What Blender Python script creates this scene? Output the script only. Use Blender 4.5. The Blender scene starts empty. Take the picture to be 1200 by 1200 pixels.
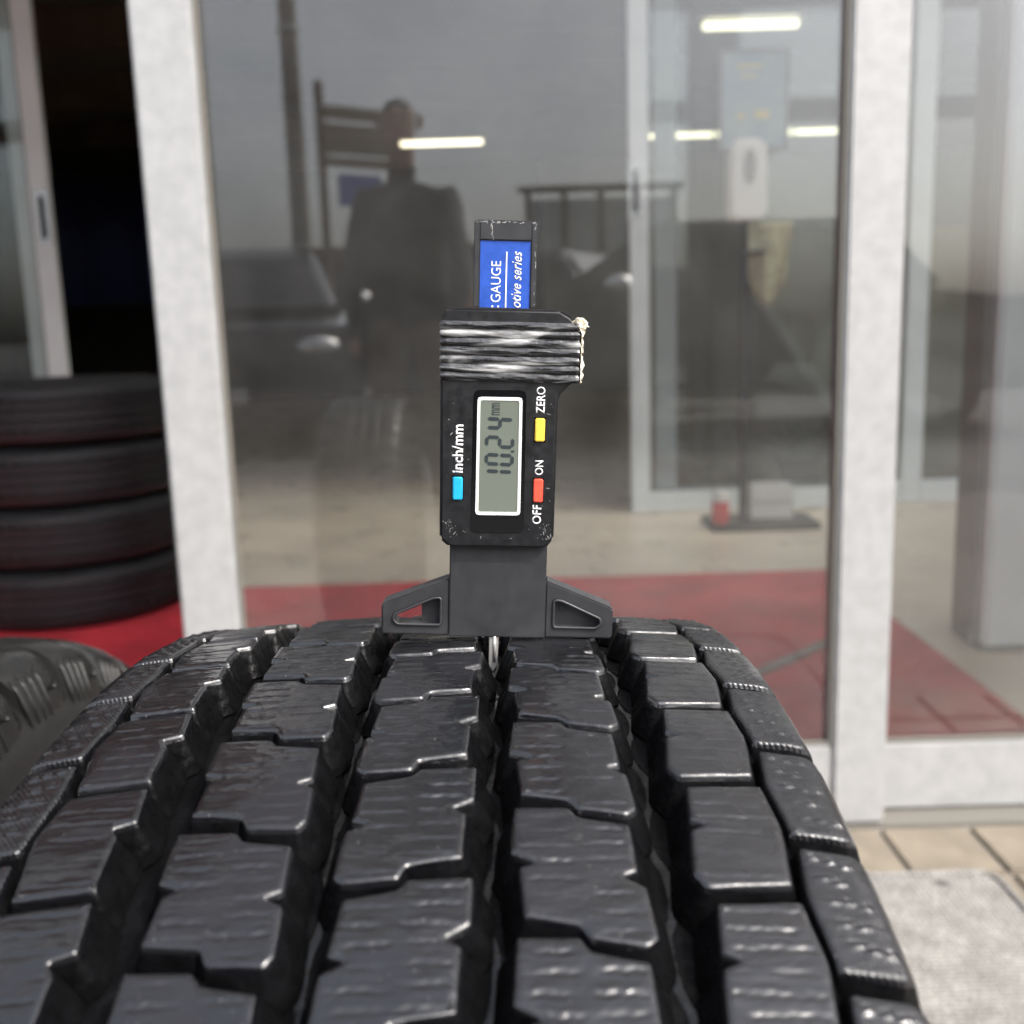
import bpy, bmesh, math, random
import numpy as np
from mathutils import Vector, Matrix, noise
from mathutils.geometry import tessellate_polygon
R_ = math.radians
random.seed(7)
scene = bpy.context.scene
col = scene.collection

# ------------------------------------------------------------------ camera, sky, sun, exposure
RAD = 0.34                                   # tyre radius

def cam_matrix(pitch, roll, yaw, loc):
    p, r, y = R_(pitch), R_(roll), R_(yaw)
    fw = Vector((math.sin(y)*math.cos(p), math.cos(y)*math.cos(p), -math.sin(p)))
    rt = Vector((math.cos(y), -math.sin(y), 0)); up = rt.cross(fw)
    r2 = rt*math.cos(r) + up*math.sin(r); u2 = -rt*math.sin(r) + up*math.cos(r)
    m = Matrix((r2, u2, -fw)).transposed().to_4x4(); m.translation = Vector(loc)
    return m
CAM_TYRE = cam_matrix(10.14639, -1.25991, 0.18474, (0.022228, -0.271153, 0.429984))   # the camera as seen from the tyre's axle
CAM_WORLD = cam_matrix(10.14639, -1.75, 0.0, (0.022228, -0.271153, 0.429984 + RAD))
TYRE_M = CAM_WORLD @ CAM_TYRE.inverted()     # axle frame -> world (the tyre leans half a degree)
cd = bpy.data.cameras.new('camera'); cam = bpy.data.objects.new('camera', cd); col.objects.link(cam)
cam.matrix_world = CAM_WORLD
cd.sensor_width = 36; cd.lens = 36; cd.clip_start = 0.01; cd.clip_end = 2000
cd.dof.use_dof = True; cd.dof.focus_distance = 0.286; cd.dof.aperture_fstop = 13.5
scene.camera = cam

SUN_EL, SUN_AZ = 48.0, 128.0                 # azimuth clockwise from +Y: high on the right, behind the camera's shoulder
world = bpy.data.worlds.new('World'); scene.world = world; world.use_nodes = True
wn = world.node_tree.nodes; wl = world.node_tree.links
bg = wn['Background']; sky = wn.new('ShaderNodeTexSky'); sky.sky_type = 'NISHITA'; sky.sun_disc = False
sky.sun_elevation = R_(SUN_EL); sky.sun_rotation = R_(SUN_AZ); sky.air_density = 1.0; sky.dust_density = 5.0; sky.ozone_density = 1.0
hs = wn.new('ShaderNodeHueSaturation'); hs.inputs['Saturation'].default_value = 0.42      # thin white haze over the whole sky
wl.new(sky.outputs[0], hs.inputs['Color']); wl.new(hs.outputs[0], bg.inputs[0]); bg.inputs[1].default_value = 0.15
sd = bpy.data.lights.new('sun', 'SUN'); sd.energy = 1.05; sd.angle = R_(0.8); sd.color = (1.0, 0.955, 0.89)
sun = bpy.data.objects.new('sun', sd); col.objects.link(sun)
to_sun = Vector((math.sin(R_(SUN_AZ))*math.cos(R_(SUN_EL)), math.cos(R_(SUN_AZ))*math.cos(R_(SUN_EL)), math.sin(R_(SUN_EL))))
sun.rotation_euler = to_sun.to_track_quat('Z', 'Y').to_euler(); sun.location = to_sun*20
vs = scene.view_settings; vs.view_transform = 'Standard'; vs.look = 'None'; vs.exposure = 1.35; vs.gamma = 1
vs.use_curve_mapping = False
scene.cycles.max_bounces = 10; scene.cycles.transparent_max_bounces = 24; scene.cycles.glossy_bounces = 5
scene.cycles.sample_clamp_indirect = 6.0
scene.cycles.use_denoising = True

# ------------------------------------------------------------------ materials
MATS = {}
def mat(name, color, rough=0.5, metal=0.0, var=0.0, vscale=20.0, bump=0.0, bscale=200.0, rvar=0.0, coat=0.0, spec=0.5, emit=None, color2=None, detail=4):
    m = bpy.data.materials.new(name); m.use_nodes = True; MATS[name] = m
    n = m.node_tree.nodes; l = m.node_tree.links; b = n['Principled BSDF']
    b.inputs['Base Color'].default_value = (*color, 1); b.inputs['Roughness'].default_value = rough
    b.inputs['Metallic'].default_value = metal; b.inputs['Coat Weight'].default_value = coat
    b.inputs['Specular IOR Level'].default_value = spec; b.inputs['Coat Roughness'].default_value = 0.08
    tc = n.new('ShaderNodeTexCoord')
    if var or color2:
        t = n.new('ShaderNodeTexNoise'); t.inputs['Scale'].default_value = vscale; t.inputs['Detail'].default_value = detail
        l.new(tc.outputs['Object'], t.inputs['Vector'])
        r = n.new('ShaderNodeValToRGB'); r.color_ramp.elements[0].position = 0.35; r.color_ramp.elements[1].position = 0.65
        c1 = color2 if color2 else tuple(min(1, c*(1+var)) for c in color); c0 = color if color2 else tuple(c*(1-var) for c in color)
        r.color_ramp.elements[0].color = (*c0, 1); r.color_ramp.elements[1].color = (*c1, 1)
        l.new(t.outputs[0], r.inputs[0]); l.new(r.outputs[0], b.inputs['Base Color'])
    if rvar:
        t = n.new('ShaderNodeTexNoise'); t.inputs['Scale'].default_value = vscale*1.7; t.inputs['Detail'].default_value = 5
        l.new(tc.outputs['Object'], t.inputs['Vector'])
        mr = n.new('ShaderNodeMapRange'); mr.inputs[1].default_value = 0.35; mr.inputs[2].default_value = 0.65
        mr.inputs[3].default_value = max(0.03, rough-rvar); mr.inputs[4].default_value = min(1, rough+rvar)
        l.new(t.outputs[0], mr.inputs[0]); l.new(mr.outputs[0], b.inputs['Roughness'])
    if bump:
        t = n.new('ShaderNodeTexNoise'); t.inputs['Scale'].default_value = bscale; t.inputs['Detail'].default_value = 4
        l.new(tc.outputs['Object'], t.inputs['Vector'])
        bp = n.new('ShaderNodeBump'); bp.inputs['Strength'].default_value = 1.0; bp.inputs['Distance'].default_value = bump
        l.new(t.outputs[0], bp.inputs['Height']); l.new(bp.outputs[0], b.inputs['Normal'])
    if emit:
        b.inputs['Emission Color'].default_value = (*emit[:3], 1); b.inputs['Emission Strength'].default_value = emit[3]
    return m

def rubber_wet(name, streaks=False):
    """Black rubber under a broken film of water: gloss and height follow the film."""
    m = bpy.data.materials.new(name); m.use_nodes = True; MATS[name] = m
    n = m.node_tree.nodes; l = m.node_tree.links; b = n['Principled BSDF']
    geo = n.new('ShaderNodeNewGeometry')
    def noi(scale, det, stretch=(1, 1, 1), rough=.5):
        mp = n.new('ShaderNodeMapping'); mp.inputs['Scale'].default_value = stretch
        l.new(geo.outputs['Position'], mp.inputs['Vector'])
        t = n.new('ShaderNodeTexNoise'); t.inputs['Scale'].default_value = scale; t.inputs['Detail'].default_value = det
        t.inputs['Roughness'].default_value = rough
        l.new(mp.outputs[0], t.inputs['Vector']); return t.outputs[0]
    film = noi(38, 3); grain = noi(2600, 2); ripple = noi(210, 3, (.45, 1, 1)); spec = noi(900, 2)
    fm = n.new('ShaderNodeMapRange'); fm.interpolation_type = 'SMOOTHSTEP'
    fm.inputs[1].default_value = .38; fm.inputs[2].default_value = .54
    l.new(film, fm.inputs[0])                                                   # 0 dry, 1 wet
    rr = n.new('ShaderNodeMapRange'); rr.inputs[3].default_value = .32; rr.inputs[4].default_value = .17
    l.new(fm.outputs[0], rr.inputs[0]); l.new(rr.outputs[0], b.inputs['Roughness'])
    cr = n.new('ShaderNodeValToRGB'); cr.color_ramp.elements[0].color = (.010, .010, .0125, 1); cr.color_ramp.elements[1].color = (.004, .004, .0055, 1)
    l.new(fm.outputs[0], cr.inputs[0])
    # dust specks
    dr = n.new('ShaderNodeValToRGB'); dr.color_ramp.elements[0].position = .70; dr.color_ramp.elements[1].position = .76
    dr.color_ramp.elements[0].color = (0, 0, 0, 1); dr.color_ramp.elements[1].color = (.55, .55, .55, 1); l.new(spec, dr.inputs[0])
    mx = n.new('ShaderNodeMix'); mx.data_type = 'RGBA'; mx.inputs[7].default_value = (.13, .125, .115, 1)
    l.new(dr.outputs[0], mx.inputs[0]); l.new(cr.outputs[0], mx.inputs[6]); l.new(mx.outputs[2], b.inputs['Base Color'])
    b.inputs['Specular IOR Level'].default_value = .80
    b.inputs['Coat Roughness'].default_value = .10
    cw = n.new('ShaderNodeMath'); cw.operation = 'MULTIPLY'; cw.inputs[1].default_value = .6
    l.new(fm.outputs[0], cw.inputs[0]); l.new(cw.outputs[0], b.inputs['Coat Weight'])
    b1 = n.new('ShaderNodeBump'); b1.inputs['Distance'].default_value = .00007; l.new(grain, b1.inputs['Height'])
    b2 = n.new('ShaderNodeBump'); b2.inputs['Distance'].default_value = .00055; l.new(ripple, b2.inputs['Height']); l.new(b1.outputs[0], b2.inputs['Normal'])
    b3 = n.new('ShaderNodeBump'); b3.inputs['Distance'].default_value = .0005; l.new(ripple, b3.inputs['Height'])
    l.new(b3.outputs[0], b.inputs['Coat Normal'])
    last = b2
    if streaks:      # mould lines running across the shoulder blocks
        uv = n.new('ShaderNodeUVMap')
        mp = n.new('ShaderNodeMapping'); mp.inputs['Rotation'].default_value = (0, 0, R_(-40)); l.new(uv.outputs[0], mp.inputs['Vector'])
        w = n.new('ShaderNodeTexWave'); w.inputs['Scale'].default_value = 330; w.inputs['Distortion'].default_value = .6; w.inputs['Detail'].default_value = 1
        l.new(mp.outputs[0], w.inputs['Vector'])
        b4 = n.new('ShaderNodeBump'); b4.inputs['Distance'].default_value = .00010; l.new(w.outputs[1], b4.inputs['Height']); l.new(b2.outputs[0], b4.inputs['Normal']); last = b4
    l.new(last.outputs[0], b.inputs['Normal'])
    return m
rubber_wet('tread_rubber'); rubber_wet('shoulder_rubber', True)
mat('groove_rubber', (.004, .004, .0045), .45, var=.3, vscale=60, bump=.0008, bscale=220, rvar=.12, spec=.06)
mat('wall_rubber', (.004, .004, .0045), .36, var=.3, vscale=200, bump=.0004, bscale=420, rvar=.12, spec=.10)
mat('wet_ridge', (.003, .003, .0035), .12, var=.3, vscale=90, bump=.0005, bscale=240, rvar=.06, spec=.5)
mat('side_rubber', (.006, .006, .006), .55, var=.25, vscale=30, bump=.0002, bscale=300)
mat('dry_rubber', (.009, .0088, .0085), .33, var=.35, vscale=25, bump=.0003, bscale=260, rvar=.1)
mat('old_rubber', (.020, .021, .0235), .6, var=.3, vscale=8, bump=.0004, bscale=90)
mat('water', (.02, .02, .022), .06, spec=.6, bump=.0004, bscale=300)
mat('frame_alu', (.385, .385, .385), .42, .1, var=.07, vscale=45, bump=.00025, bscale=180, rvar=.1, detail=9)
mat('frame_white', (.82, .86, .87), .45, var=.05, vscale=5)
mat('gasket', (.16, .15, .13), .6)
mat('gauge_black', (.011, .011, .0125), .42, var=.3, vscale=300, bump=.00003, bscale=2500, rvar=.08)
mat('gauge_grey', (.042, .042, .046), .40, .15, var=.12, vscale=150, bump=.00003, bscale=3000, rvar=.08)
mat('gloss_black', (.006, .006, .007), .12)
mat('lcd', (.155, .175, .145), .22, var=.04, vscale=60)
mat('lcd_ink', (.03, .04, .045), .4)
mat('white_print', (.85, .85, .85), .4)
mat('label_blue', (.035, .10, .46), .25, var=.12, vscale=400, coat=.4)
mat('key_blue', (.02, .42, .68), .35, var=.08, vscale=500); mat('key_yellow', (.85, .60, .08), .35, var=.06, vscale=500); mat('key_red', (.80, .10, .06), .35, var=.08, vscale=500)
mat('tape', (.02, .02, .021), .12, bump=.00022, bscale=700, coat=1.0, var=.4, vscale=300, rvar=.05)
def glare_streaked(m):                     # tape glare put into the colour: long pale streaks along the ribs
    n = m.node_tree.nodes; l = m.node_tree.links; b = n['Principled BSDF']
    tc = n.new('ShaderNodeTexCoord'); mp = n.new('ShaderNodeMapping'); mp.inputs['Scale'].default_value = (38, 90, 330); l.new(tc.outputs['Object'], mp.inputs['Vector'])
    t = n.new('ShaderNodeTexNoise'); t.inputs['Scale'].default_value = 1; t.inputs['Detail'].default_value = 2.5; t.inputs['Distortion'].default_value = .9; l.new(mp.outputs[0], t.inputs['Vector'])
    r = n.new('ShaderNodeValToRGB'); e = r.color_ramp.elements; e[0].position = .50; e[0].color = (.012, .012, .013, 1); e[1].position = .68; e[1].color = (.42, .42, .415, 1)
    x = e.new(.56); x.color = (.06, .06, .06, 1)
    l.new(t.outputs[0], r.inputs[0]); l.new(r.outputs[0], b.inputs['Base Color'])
glare_streaked(MATS['tape'])
mat('frayed', (.52, .42, .27), .5, color2=(.82, .78, .66), vscale=700)
mat('steel', (.62, .61, .59), .38, .55, bump=.00004, bscale=900)
mat('scratch', (.45, .45, .44), .7)
mat('red_mat', (.60, .032, .048), .9, var=.22, vscale=5, bump=.002, bscale=320)
mat('door_mat', (.60, .57, .52), .9, var=.16, vscale=30, bump=.002, bscale=300)
mat('floor_in', (.75, .64, .50), .35, var=.1, vscale=3, rvar=.1)
mat('asphalt', (.10, .095, .09), .9, var=.2, vscale=2, bump=.004, bscale=80)
mat('wall_ext', (.55, .53, .5), .8, var=.08, vscale=2)
mat('wall_dark', (.045, .04, .035), .8, var=.3, vscale=1.5)
mat('wall_pale', (.40, .44, .41), .8, var=.06, vscale=2)
mat('wall_white', (.75, .74, .71), .8, var=.04, vscale=2)
mat('ceiling', (.14, .12, .10), .9, var=.15, vscale=1)
mat('beam', (.13, .09, .06), .7, var=.2, vscale=4)
mat('lamp_glow', (1, 1, .9), .4, emit=(1, .90, .62, 1.7))
mat('plastic_white', (.72, .70, .67), .4); mat('plastic_dark', (.03, .03, .035), .4)
mat('yellow_cloth', (.52, .49, .34), .9, var=.2, vscale=12); mat('beige_board', (.55, .50, .38), .7, var=.08, vscale=4)
mat('poster_blue', (.24, .33, .40), .5, color2=(.34, .40, .40), vscale=9); mat('poster_yellow', (.6, .5, .2), .5)
mat('can_red', (.6, .05, .05), .35); mat('green_leaf', (.03, .13, .06), .6, var=.3, vscale=30)
mat('navy', (.014, .022, .075), .8)
mat('concrete', (.22, .20, .175), .85, var=.15, vscale=4, bump=.003, bscale=40); mat('rust', (.12, .08, .05), .7, var=.3, vscale=6)
mat('sign_wood', (.2, .15, .1), .7, var=.2, vscale=3); mat('sign_blue', (.04, .09, .4), .5)
mat('car_dark', (.02, .022, .028), .12, .3, coat=1.0); mat('car_grey', (.12, .12, .125), .18, .5, coat=1.0)
mat('car_glass', (.01, .01, .012), .04, spec=.9); mat('lamp_lens', (.85, .84, .82), .16, 1.0); mat('rim', (.5, .5, .5), .25, 1.0)
mat('jacket', (.022, .023, .027), .85, var=.35, vscale=9); mat('trousers', (.16, .14, .12), .85, var=.2, vscale=9); mat('skin', (.42, .25, .18), .55); mat('hair', (.012, .01, .009), .5)
mat('hedge', (.04, .05, .025), .8, var=.6, vscale=30); mat('panel_wall', (.6, .6, .58), .7, var=.1, vscale=3)
mat('cord_grey', (.22, .21, .2), .6)

def paving_mat():
    m = mat('tile', (.205, .174, .132), .6, var=.16, vscale=14, bump=.0008, bscale=160, rvar=.1)
    return m
paving_mat()

def woven(m):                       # weave relief and thread colour for the door mat
    n = m.node_tree.nodes; l = m.node_tree.links; b = n['Principled BSDF']
    tc = n.new('ShaderNodeTexCoord')
    hs = []
    for rot in (0, 90):
        mp = n.new('ShaderNodeMapping'); mp.inputs['Rotation'].default_value = (0, 0, R_(rot)); l.new(tc.outputs['Object'], mp.inputs['Vector'])
        w = n.new('ShaderNodeTexWave'); w.inputs['Scale'].default_value = 40; w.inputs['Distortion'].default_value = 6.0; w.inputs['Detail'].default_value = 3; w.inputs['Detail Scale'].default_value = 5
        l.new(mp.outputs[0], w.inputs['Vector']); hs.append(w.outputs[1])
    a = n.new('ShaderNodeMath'); a.operation = 'MULTIPLY'; l.new(hs[0], a.inputs[0]); l.new(hs[1], a.inputs[1])
    r = n.new('ShaderNodeValToRGB'); r.color_ramp.elements[0].color = (.20, .19, .175, 1); r.color_ramp.elements[1].color = (.50, .48, .45, 1); l.new(a.outputs[0], r.inputs[0])
    t = n.new('ShaderNodeTexNoise'); t.inputs['Scale'].default_value = 26; t.inputs['Detail'].default_value = 5; l.new(tc.outputs['Object'], t.inputs['Vector'])
    mr = n.new('ShaderNodeMapRange'); mr.inputs[1].default_value = .3; mr.inputs[2].default_value = .7; mr.inputs[3].default_value = .75; mr.inputs[4].default_value = 1.12; l.new(t.outputs[0], mr.inputs[0])
    # a few dark stains
    v = n.new('ShaderNodeTexVoronoi'); v.inputs['Scale'].default_value = 11; l.new(tc.outputs['Object'], v.inputs['Vector'])
    st = n.new('ShaderNodeMapRange'); st.inputs[1].default_value = .06; st.inputs[2].default_value = .14; st.inputs[3].default_value = .35; st.inputs[4].default_value = 1; l.new(v.outputs[0], st.inputs[0])
    mm = n.new('ShaderNodeMath'); mm.operation = 'MULTIPLY'; l.new(mr.outputs[0], mm.inputs[0]); l.new(st.outputs[0], mm.inputs[1])
    mx = n.new('ShaderNodeMix'); mx.data_type = 'RGBA'; mx.blend_type = 'MULTIPLY'; mx.inputs[0].default_value = 1
    l.new(r.outputs[0], mx.inputs[6]); l.new(mm.outputs[0], mx.inputs[7]); l.new(mx.outputs[2], b.inputs['Base Color'])
    bp = n.new('ShaderNodeBump'); bp.inputs['Distance'].default_value = .0015; l.new(a.outputs[0], bp.inputs['Height']); l.new(bp.outputs[0], b.inputs['Normal'])
woven(MATS['door_mat'])

def glass_mat(name, ior, dust, tint=(.96, .97, .97)):
    m = bpy.data.materials.new(name); m.use_nodes = True; MATS[name] = m
    n = m.node_tree.nodes; l = m.node_tree.links; n.remove(n['Principled BSDF']); out = n['Material Output']
    tr = n.new('ShaderNodeBsdfTransparent'); tr.inputs[0].default_value = (*tint, 1)
    gl = n.new('ShaderNodeBsdfGlossy'); gl.inputs['Roughness'].default_value = .006; gl.inputs[0].default_value = (1, 1, 1, 1)
    fr = n.new('ShaderNodeFresnel'); fr.inputs[0].default_value = ior
    m1 = n.new('ShaderNodeMixShader'); l.new(fr.outputs[0], m1.inputs[0]); l.new(tr.outputs[0], m1.inputs[1]); l.new(gl.outputs[0], m1.inputs[2])
    df = n.new('ShaderNodeBsdfDiffuse'); df.inputs[0].default_value = (.56, .54, .515, 1)
    tc = n.new('ShaderNodeTexCoord'); t = n.new('ShaderNodeTexNoise'); t.inputs['Scale'].default_value = 7; t.inputs['Detail'].default_value = 6
    t2 = n.new('ShaderNodeTexNoise'); t2.inputs['Scale'].default_value = 420; t2.inputs['Detail'].default_value = 2
    l.new(tc.outputs['Object'], t.inputs['Vector']); l.new(tc.outputs['Object'], t2.inputs['Vector'])
    mr = n.new('ShaderNodeMapRange'); mr.inputs[1].default_value = .3; mr.inputs[2].default_value = .75; mr.inputs[3].default_value = dust*.5; mr.inputs[4].default_value = dust*1.6; l.new(t.outputs[0], mr.inputs[0])
    m3 = n.new('ShaderNodeMapRange'); m3.inputs[1].default_value = .62; m3.inputs[2].default_value = .75; m3.inputs[3].default_value = 0; m3.inputs[4].default_value = dust*2; l.new(t2.outputs[0], m3.inputs[0])
    ad = n.new('ShaderNodeMath'); l.new(mr.outputs[0], ad.inputs[0]); l.new(m3.outputs[0], ad.inputs[1])
    m2 = n.new('ShaderNodeMixShader'); l.new(ad.outputs[0], m2.inputs[0]); l.new(m1.outputs[0], m2.inputs[1]); l.new(df.outputs[0], m2.inputs[2])
    l.new(m2.outputs[0], out.inputs['Surface'])
    return m
glass_mat('door_glass', 1.68, .040)
glass_mat('inner_glass', 1.5, .01, (.9, .92, .91))

# ------------------------------------------------------------------ helpers
class MB:
    def __init__(self): self.v = []; self.f = []
    def add(self, vs, fs):
        o = len(self.v); self.v += [tuple(p) for p in vs]; self.f += [tuple(i+o for i in f) for f in fs]; return self
    def box(self, x0, x1, y0, y1, z0, z1):
        return self.add([(x, y, z) for z in (z0, z1) for y in (y0, y1) for x in (x0, x1)],
                 [(0, 2, 3, 1), (4, 5, 7, 6), (0, 1, 5, 4), (2, 6, 7, 3), (0, 4, 6, 2), (1, 3, 7, 5)])
    def prism(self, poly, a0, a1, plane='xz'):
        """extrude a polygon (list of 2D points) between a0 and a1 along the third axis"""
        def P(q, a): return {'xz': (q[0], a, q[1]), 'xy': (q[0], q[1], a), 'yz': (a, q[0], q[1])}[plane]
        n = len(poly); vs = [P(q, a0) for q in poly] + [P(q, a1) for q in poly]
        tri = tessellate_polygon([[Vector((q[0], q[1], 0)) for q in poly]])
        fs = [tuple(t) for t in tri] + [tuple(i+n for i in reversed(t)) for t in tri]
        fs += [(i, (i+1) % n, (i+1) % n+n, i+n) for i in range(n)]
        return self.add(vs, fs)
    def tube(self, pts, rad, seg=10, caps=True):
        pts = [Vector(p) for p in pts]; vs = []; n = len(pts)
        rads = rad if isinstance(rad, (list, tuple)) else [rad]*n
        ref = None
        for i, p in enumerate(pts):
            d = (pts[min(i+1, n-1)] - pts[max(i-1, 0)]).normalized()
            if ref is None: ref = d.orthogonal().normalized()
            a = (ref - d*ref.dot(d)).normalized(); ref = a; b = d.cross(a)
            vs += [p + (a*math.cos(2*math.pi*k/seg) + b*math.sin(2*math.pi*k/seg))*rads[i] for k in range(seg)]
        fs = [(i*seg+k, i*seg+(k+1) % seg, (i+1)*seg+(k+1) % seg, (i+1)*seg+k) for i in range(n-1) for k in range(seg)]
        if caps: fs += [tuple(range(seg))[::-1], tuple((n-1)*seg+k for k in range(seg))]
        return self.add(vs, fs)
    def lathe_x(self, prof, seg=96, closed=True, off=(0, 0, 0)):
        """revolve (x, r) points about the X axis"""
        vs = []; n = len(prof)
        for k in range(seg):
            a = 2*math.pi*k/seg
            vs += [(x+off[0], r*math.sin(a)+off[1], r*math.cos(a)+off[2]) for x, r in prof]
        m = n if closed else n-1
        fs = [(k*n+i, k*n+(i+1) % n, ((k+1) % seg)*n+(i+1) % n, ((k+1) % seg)*n+i) for k in range(seg) for i in range(m)]
        return self.add(vs, fs)
    def mesh(self, name):
        me = bpy.data.meshes.new(name); me.from_pydata(self.v, [], self.f); me.update(); return me
    def build(self, name, material, parent=None, smooth=False, bevel=0, bseg=2, fixn=True):
        me = self.mesh(name)
        if bevel or fixn:
            bm = bmesh.new(); bm.from_mesh(me)
            if bevel:
                bmesh.ops.remove_doubles(bm, verts=bm.verts, dist=1e-7)
                bmesh.ops.recalc_face_normals(bm, faces=bm.faces)
                bmesh.ops.dissolve_limit(bm, angle_limit=R_(1), verts=bm.verts, edges=bm.edges)
                es = [e for e in bm.edges if len(e.link_faces) == 2 and e.calc_face_angle(0) > R_(25)]
                bmesh.ops.bevel(bm, geom=es, offset=bevel, segments=bseg, affect='EDGES', clamp_overlap=True)
            else: bmesh.ops.recalc_face_normals(bm, faces=bm.faces)
            bm.to_mesh(me); bm.free()
        return obj(name, me, material, parent, smooth)
def obj(name, me, material, parent=None, smooth=False):
    o = bpy.data.objects.new(name, me); col.objects.link(o)
    if material and not me.materials: me.materials.append(MATS[material])
    if smooth:
        me.polygons.foreach_set('use_smooth', [True]*len(me.polygons))
        if smooth != 'all': me.set_sharp_from_angle(angle=R_(38))
    o.parent = parent
    return o
def tag(o, label=None, cat=None, group=None, kind=None):
    if label: o['label'] = label
    if cat: o['category'] = cat
    if group: o['group'] = group
    if kind: o['kind'] = kind
    return o
def empty(name, loc=(0, 0, 0), rz=0, matrix=None):
    o = bpy.data.objects.new(name, None); col.objects.link(o); o.empty_display_size = .05
    if matrix is not None: o.matrix_world = matrix
    else: o.location = loc; o.rotation_euler.z = rz
    return o
def copy_tree(o, parent=None):
    c = o.copy(); col.objects.link(c); c.parent = parent
    for ch in list(o.children): copy_tree(ch, c)
    return c
def box(name, x0, x1, y0, y1, z0, z1, material, parent=None, bevel=0):
    return MB().box(x0, x1, y0, y1, z0, z1).build(name, material, parent, bevel=bevel, smooth=bool(bevel))

# ------------------------------------------------------------------ the setting: ground, floors
g = MB(); g.add([(-400, -500, 0), (400, -500, 0), (400, 1.0, 0), (-400, 1.0, 0)], [(0, 1, 2, 3)])
g.add([(-400, 1.0, 0), (-6, 1.0, 0), (-6, 400, 0), (-400, 400, 0)], [(0, 1, 2, 3)])
g.add([(6, 1.0, 0), (400, 1.0, 0), (400, 400, 0), (6, 400, 0)], [(0, 1, 2, 3)])
g.add([(-6, 1.0, 0), (6, 1.0, 0), (6, 400, 0), (-6, 400, 0)], [(0, 1, 2, 3)])
gm = g.mesh('ground'); bm = bmesh.new(); bm.from_mesh(gm); bmesh.ops.remove_doubles(bm, verts=bm.verts, dist=1e-5); bm.to_mesh(gm); bm.free()
tag(obj('ground', gm, 'asphalt'), kind='structure')
floor_in = tag(box('floor', -5.9, 5.9, 1.262, 12.4, -.1, .006, 'floor_in'), kind='structure')
# paving in front of the doors: every tile a piece of its own over a bed of grout
pav = tag(box('pavement', -1.9, 2.2, -1.62, 1.174, -.05, .004, 'concrete'), kind='structure')
tile_me = None; PX, PY = .135, .137; TX0 = .568 - .0035
def tile_mesh(i):
    b_ = MB().box(0, PX-.008, 0, PY-.008, 0, .007+.0006*(i % 3)); me = b_.mesh('tile')
    bm = bmesh.new(); bm.from_mesh(me)
    es = [e for e in bm.edges if all(v.co.z > .003 for v in e.verts)]
    bmesh.ops.bevel(bm, geom=es, offset=.0025, segments=2, affect='EDGES'); bmesh.ops.recalc_face_normals(bm, faces=bm.faces); bm.to_mesh(me); bm.free()
    me.materials.append(MATS['tile']); return me
tms = [tile_mesh(i) for i in range(3)]
cnt = 0
for j in range(3):
    for i in range(-10, 10):
        y = 1.171 - (j+1)*PY; x = TX0 + i*PX
        if cnt >= 160: break
        o = obj('tile', tms[(i*7+j*3) % 3], None, pav); o.location = (x+random.uniform(-.0006, .0006), y, .0035); cnt += 1

# ------------------------------------------------------------------ shop building
shop = empty('shop_building', (0, 1.2, 0)); tag(shop, 'pale shop building with a glazed sliding-door front and dim interior', 'building')
def S(name, x0, x1, y0, y1, z0, z1, m, bevel=0):
    o = box(name, x0, x1, y0-1.2, y1-1.2, z0, z1, m, shop, bevel); return o
S('wall', -5.99, -3.62, 1.18, 1.30, 0, 3.2, 'wall_ext'); S('wall', 3.80, 5.99, 1.18, 1.30, 0, 3.2, 'wall_ext')
S('lintel', -3.62, 3.80, 1.16, 1.30, 2.70, 3.2, 'wall_ext')
S('wall', -6.1, -5.992, 1.302, 12.4, 0, 3.2, 'wall_dark'); S('wall', 5.992, 6.1, 1.302, 12.4, 0, 3.2, 'wall_pale')
S('wall', -6.1, 0.48, 12.402, 12.5, 0, 3.2, 'wall_dark'); S('wall', .482, 6.1, 12.402, 12.5, 0, 3.2, 'wall_pale')
S('ceiling', -5.99, 5.99, 3.96, 12.4, 2.72, 2.80, 'ceiling'); S('porch_ceiling', -5.99, -.5, 1.302, 3.958, 2.72, 2.80, 'wall_white'); S('porch_ceiling', 3.3, 5.99, 1.302, 3.958, 2.72, 2.80, 'wall_white')
S('porch_ceiling', -.498, 3.298, 1.302, 1.60, 2.72, 2.80, 'wall_white'); S('porch_ceiling', -.498, 3.298, 3.60, 3.958, 2.72, 2.80, 'wall_white')
S('added_skylight_pane', -.6, 3.4, 1.5, 3.7, 3.205, 3.215, 'inner_glass')  # unseen skylight, added to brighten the mat and inner doors
for a in (-.55, .75, 2.05, 3.33): S('added_skylight_bar', a, a+.04, 1.5, 3.7, 3.15, 3.204, 'frame_white'); S('roof', -6.3, -.6, 1.14, 12.7, 3.202, 3.30, 'concrete'); S('roof', 3.4, 6.3, 1.14, 12.7, 3.202, 3.30, 'concrete'); S('roof', -.598, 3.398, 1.14, 1.5, 3.202, 3.30, 'concrete'); S('roof', -.598, 3.398, 3.7, 12.7, 3.202, 3.30, 'concrete')
for y in (4.6, 6.2, 7.8, 9.4): S('ceiling_beam', -5.9, 5.9, y, y+.18, 2.5, 2.718, 'beam')
S('door_jamb', -3.618, -3.56, 1.175, 1.27, .01, 2.698, 'frame_alu', .003); S('door_jamb', 3.74, 3.798, 1.175, 1.27, .01, 2.698, 'frame_alu', .003)
S('threshold', -3.618, 3.798, 1.176, 1.26, -.02, .009, 'gasket', .002); S('added_transom_bar', -3.558, 3.738, 1.178, 1.26, 2.095, 2.15, 'frame_alu', .003)
for a, b_ in ((-3.556, -1.44), (-1.38, .52), (.58, 2.64), (2.70, 3.736)): S('added_transom_pane', a, b_, 1.21, 1.215, 2.1505, 2.699, 'door_glass')  # unseen transom glazing, added to let more daylight into the shop
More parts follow.
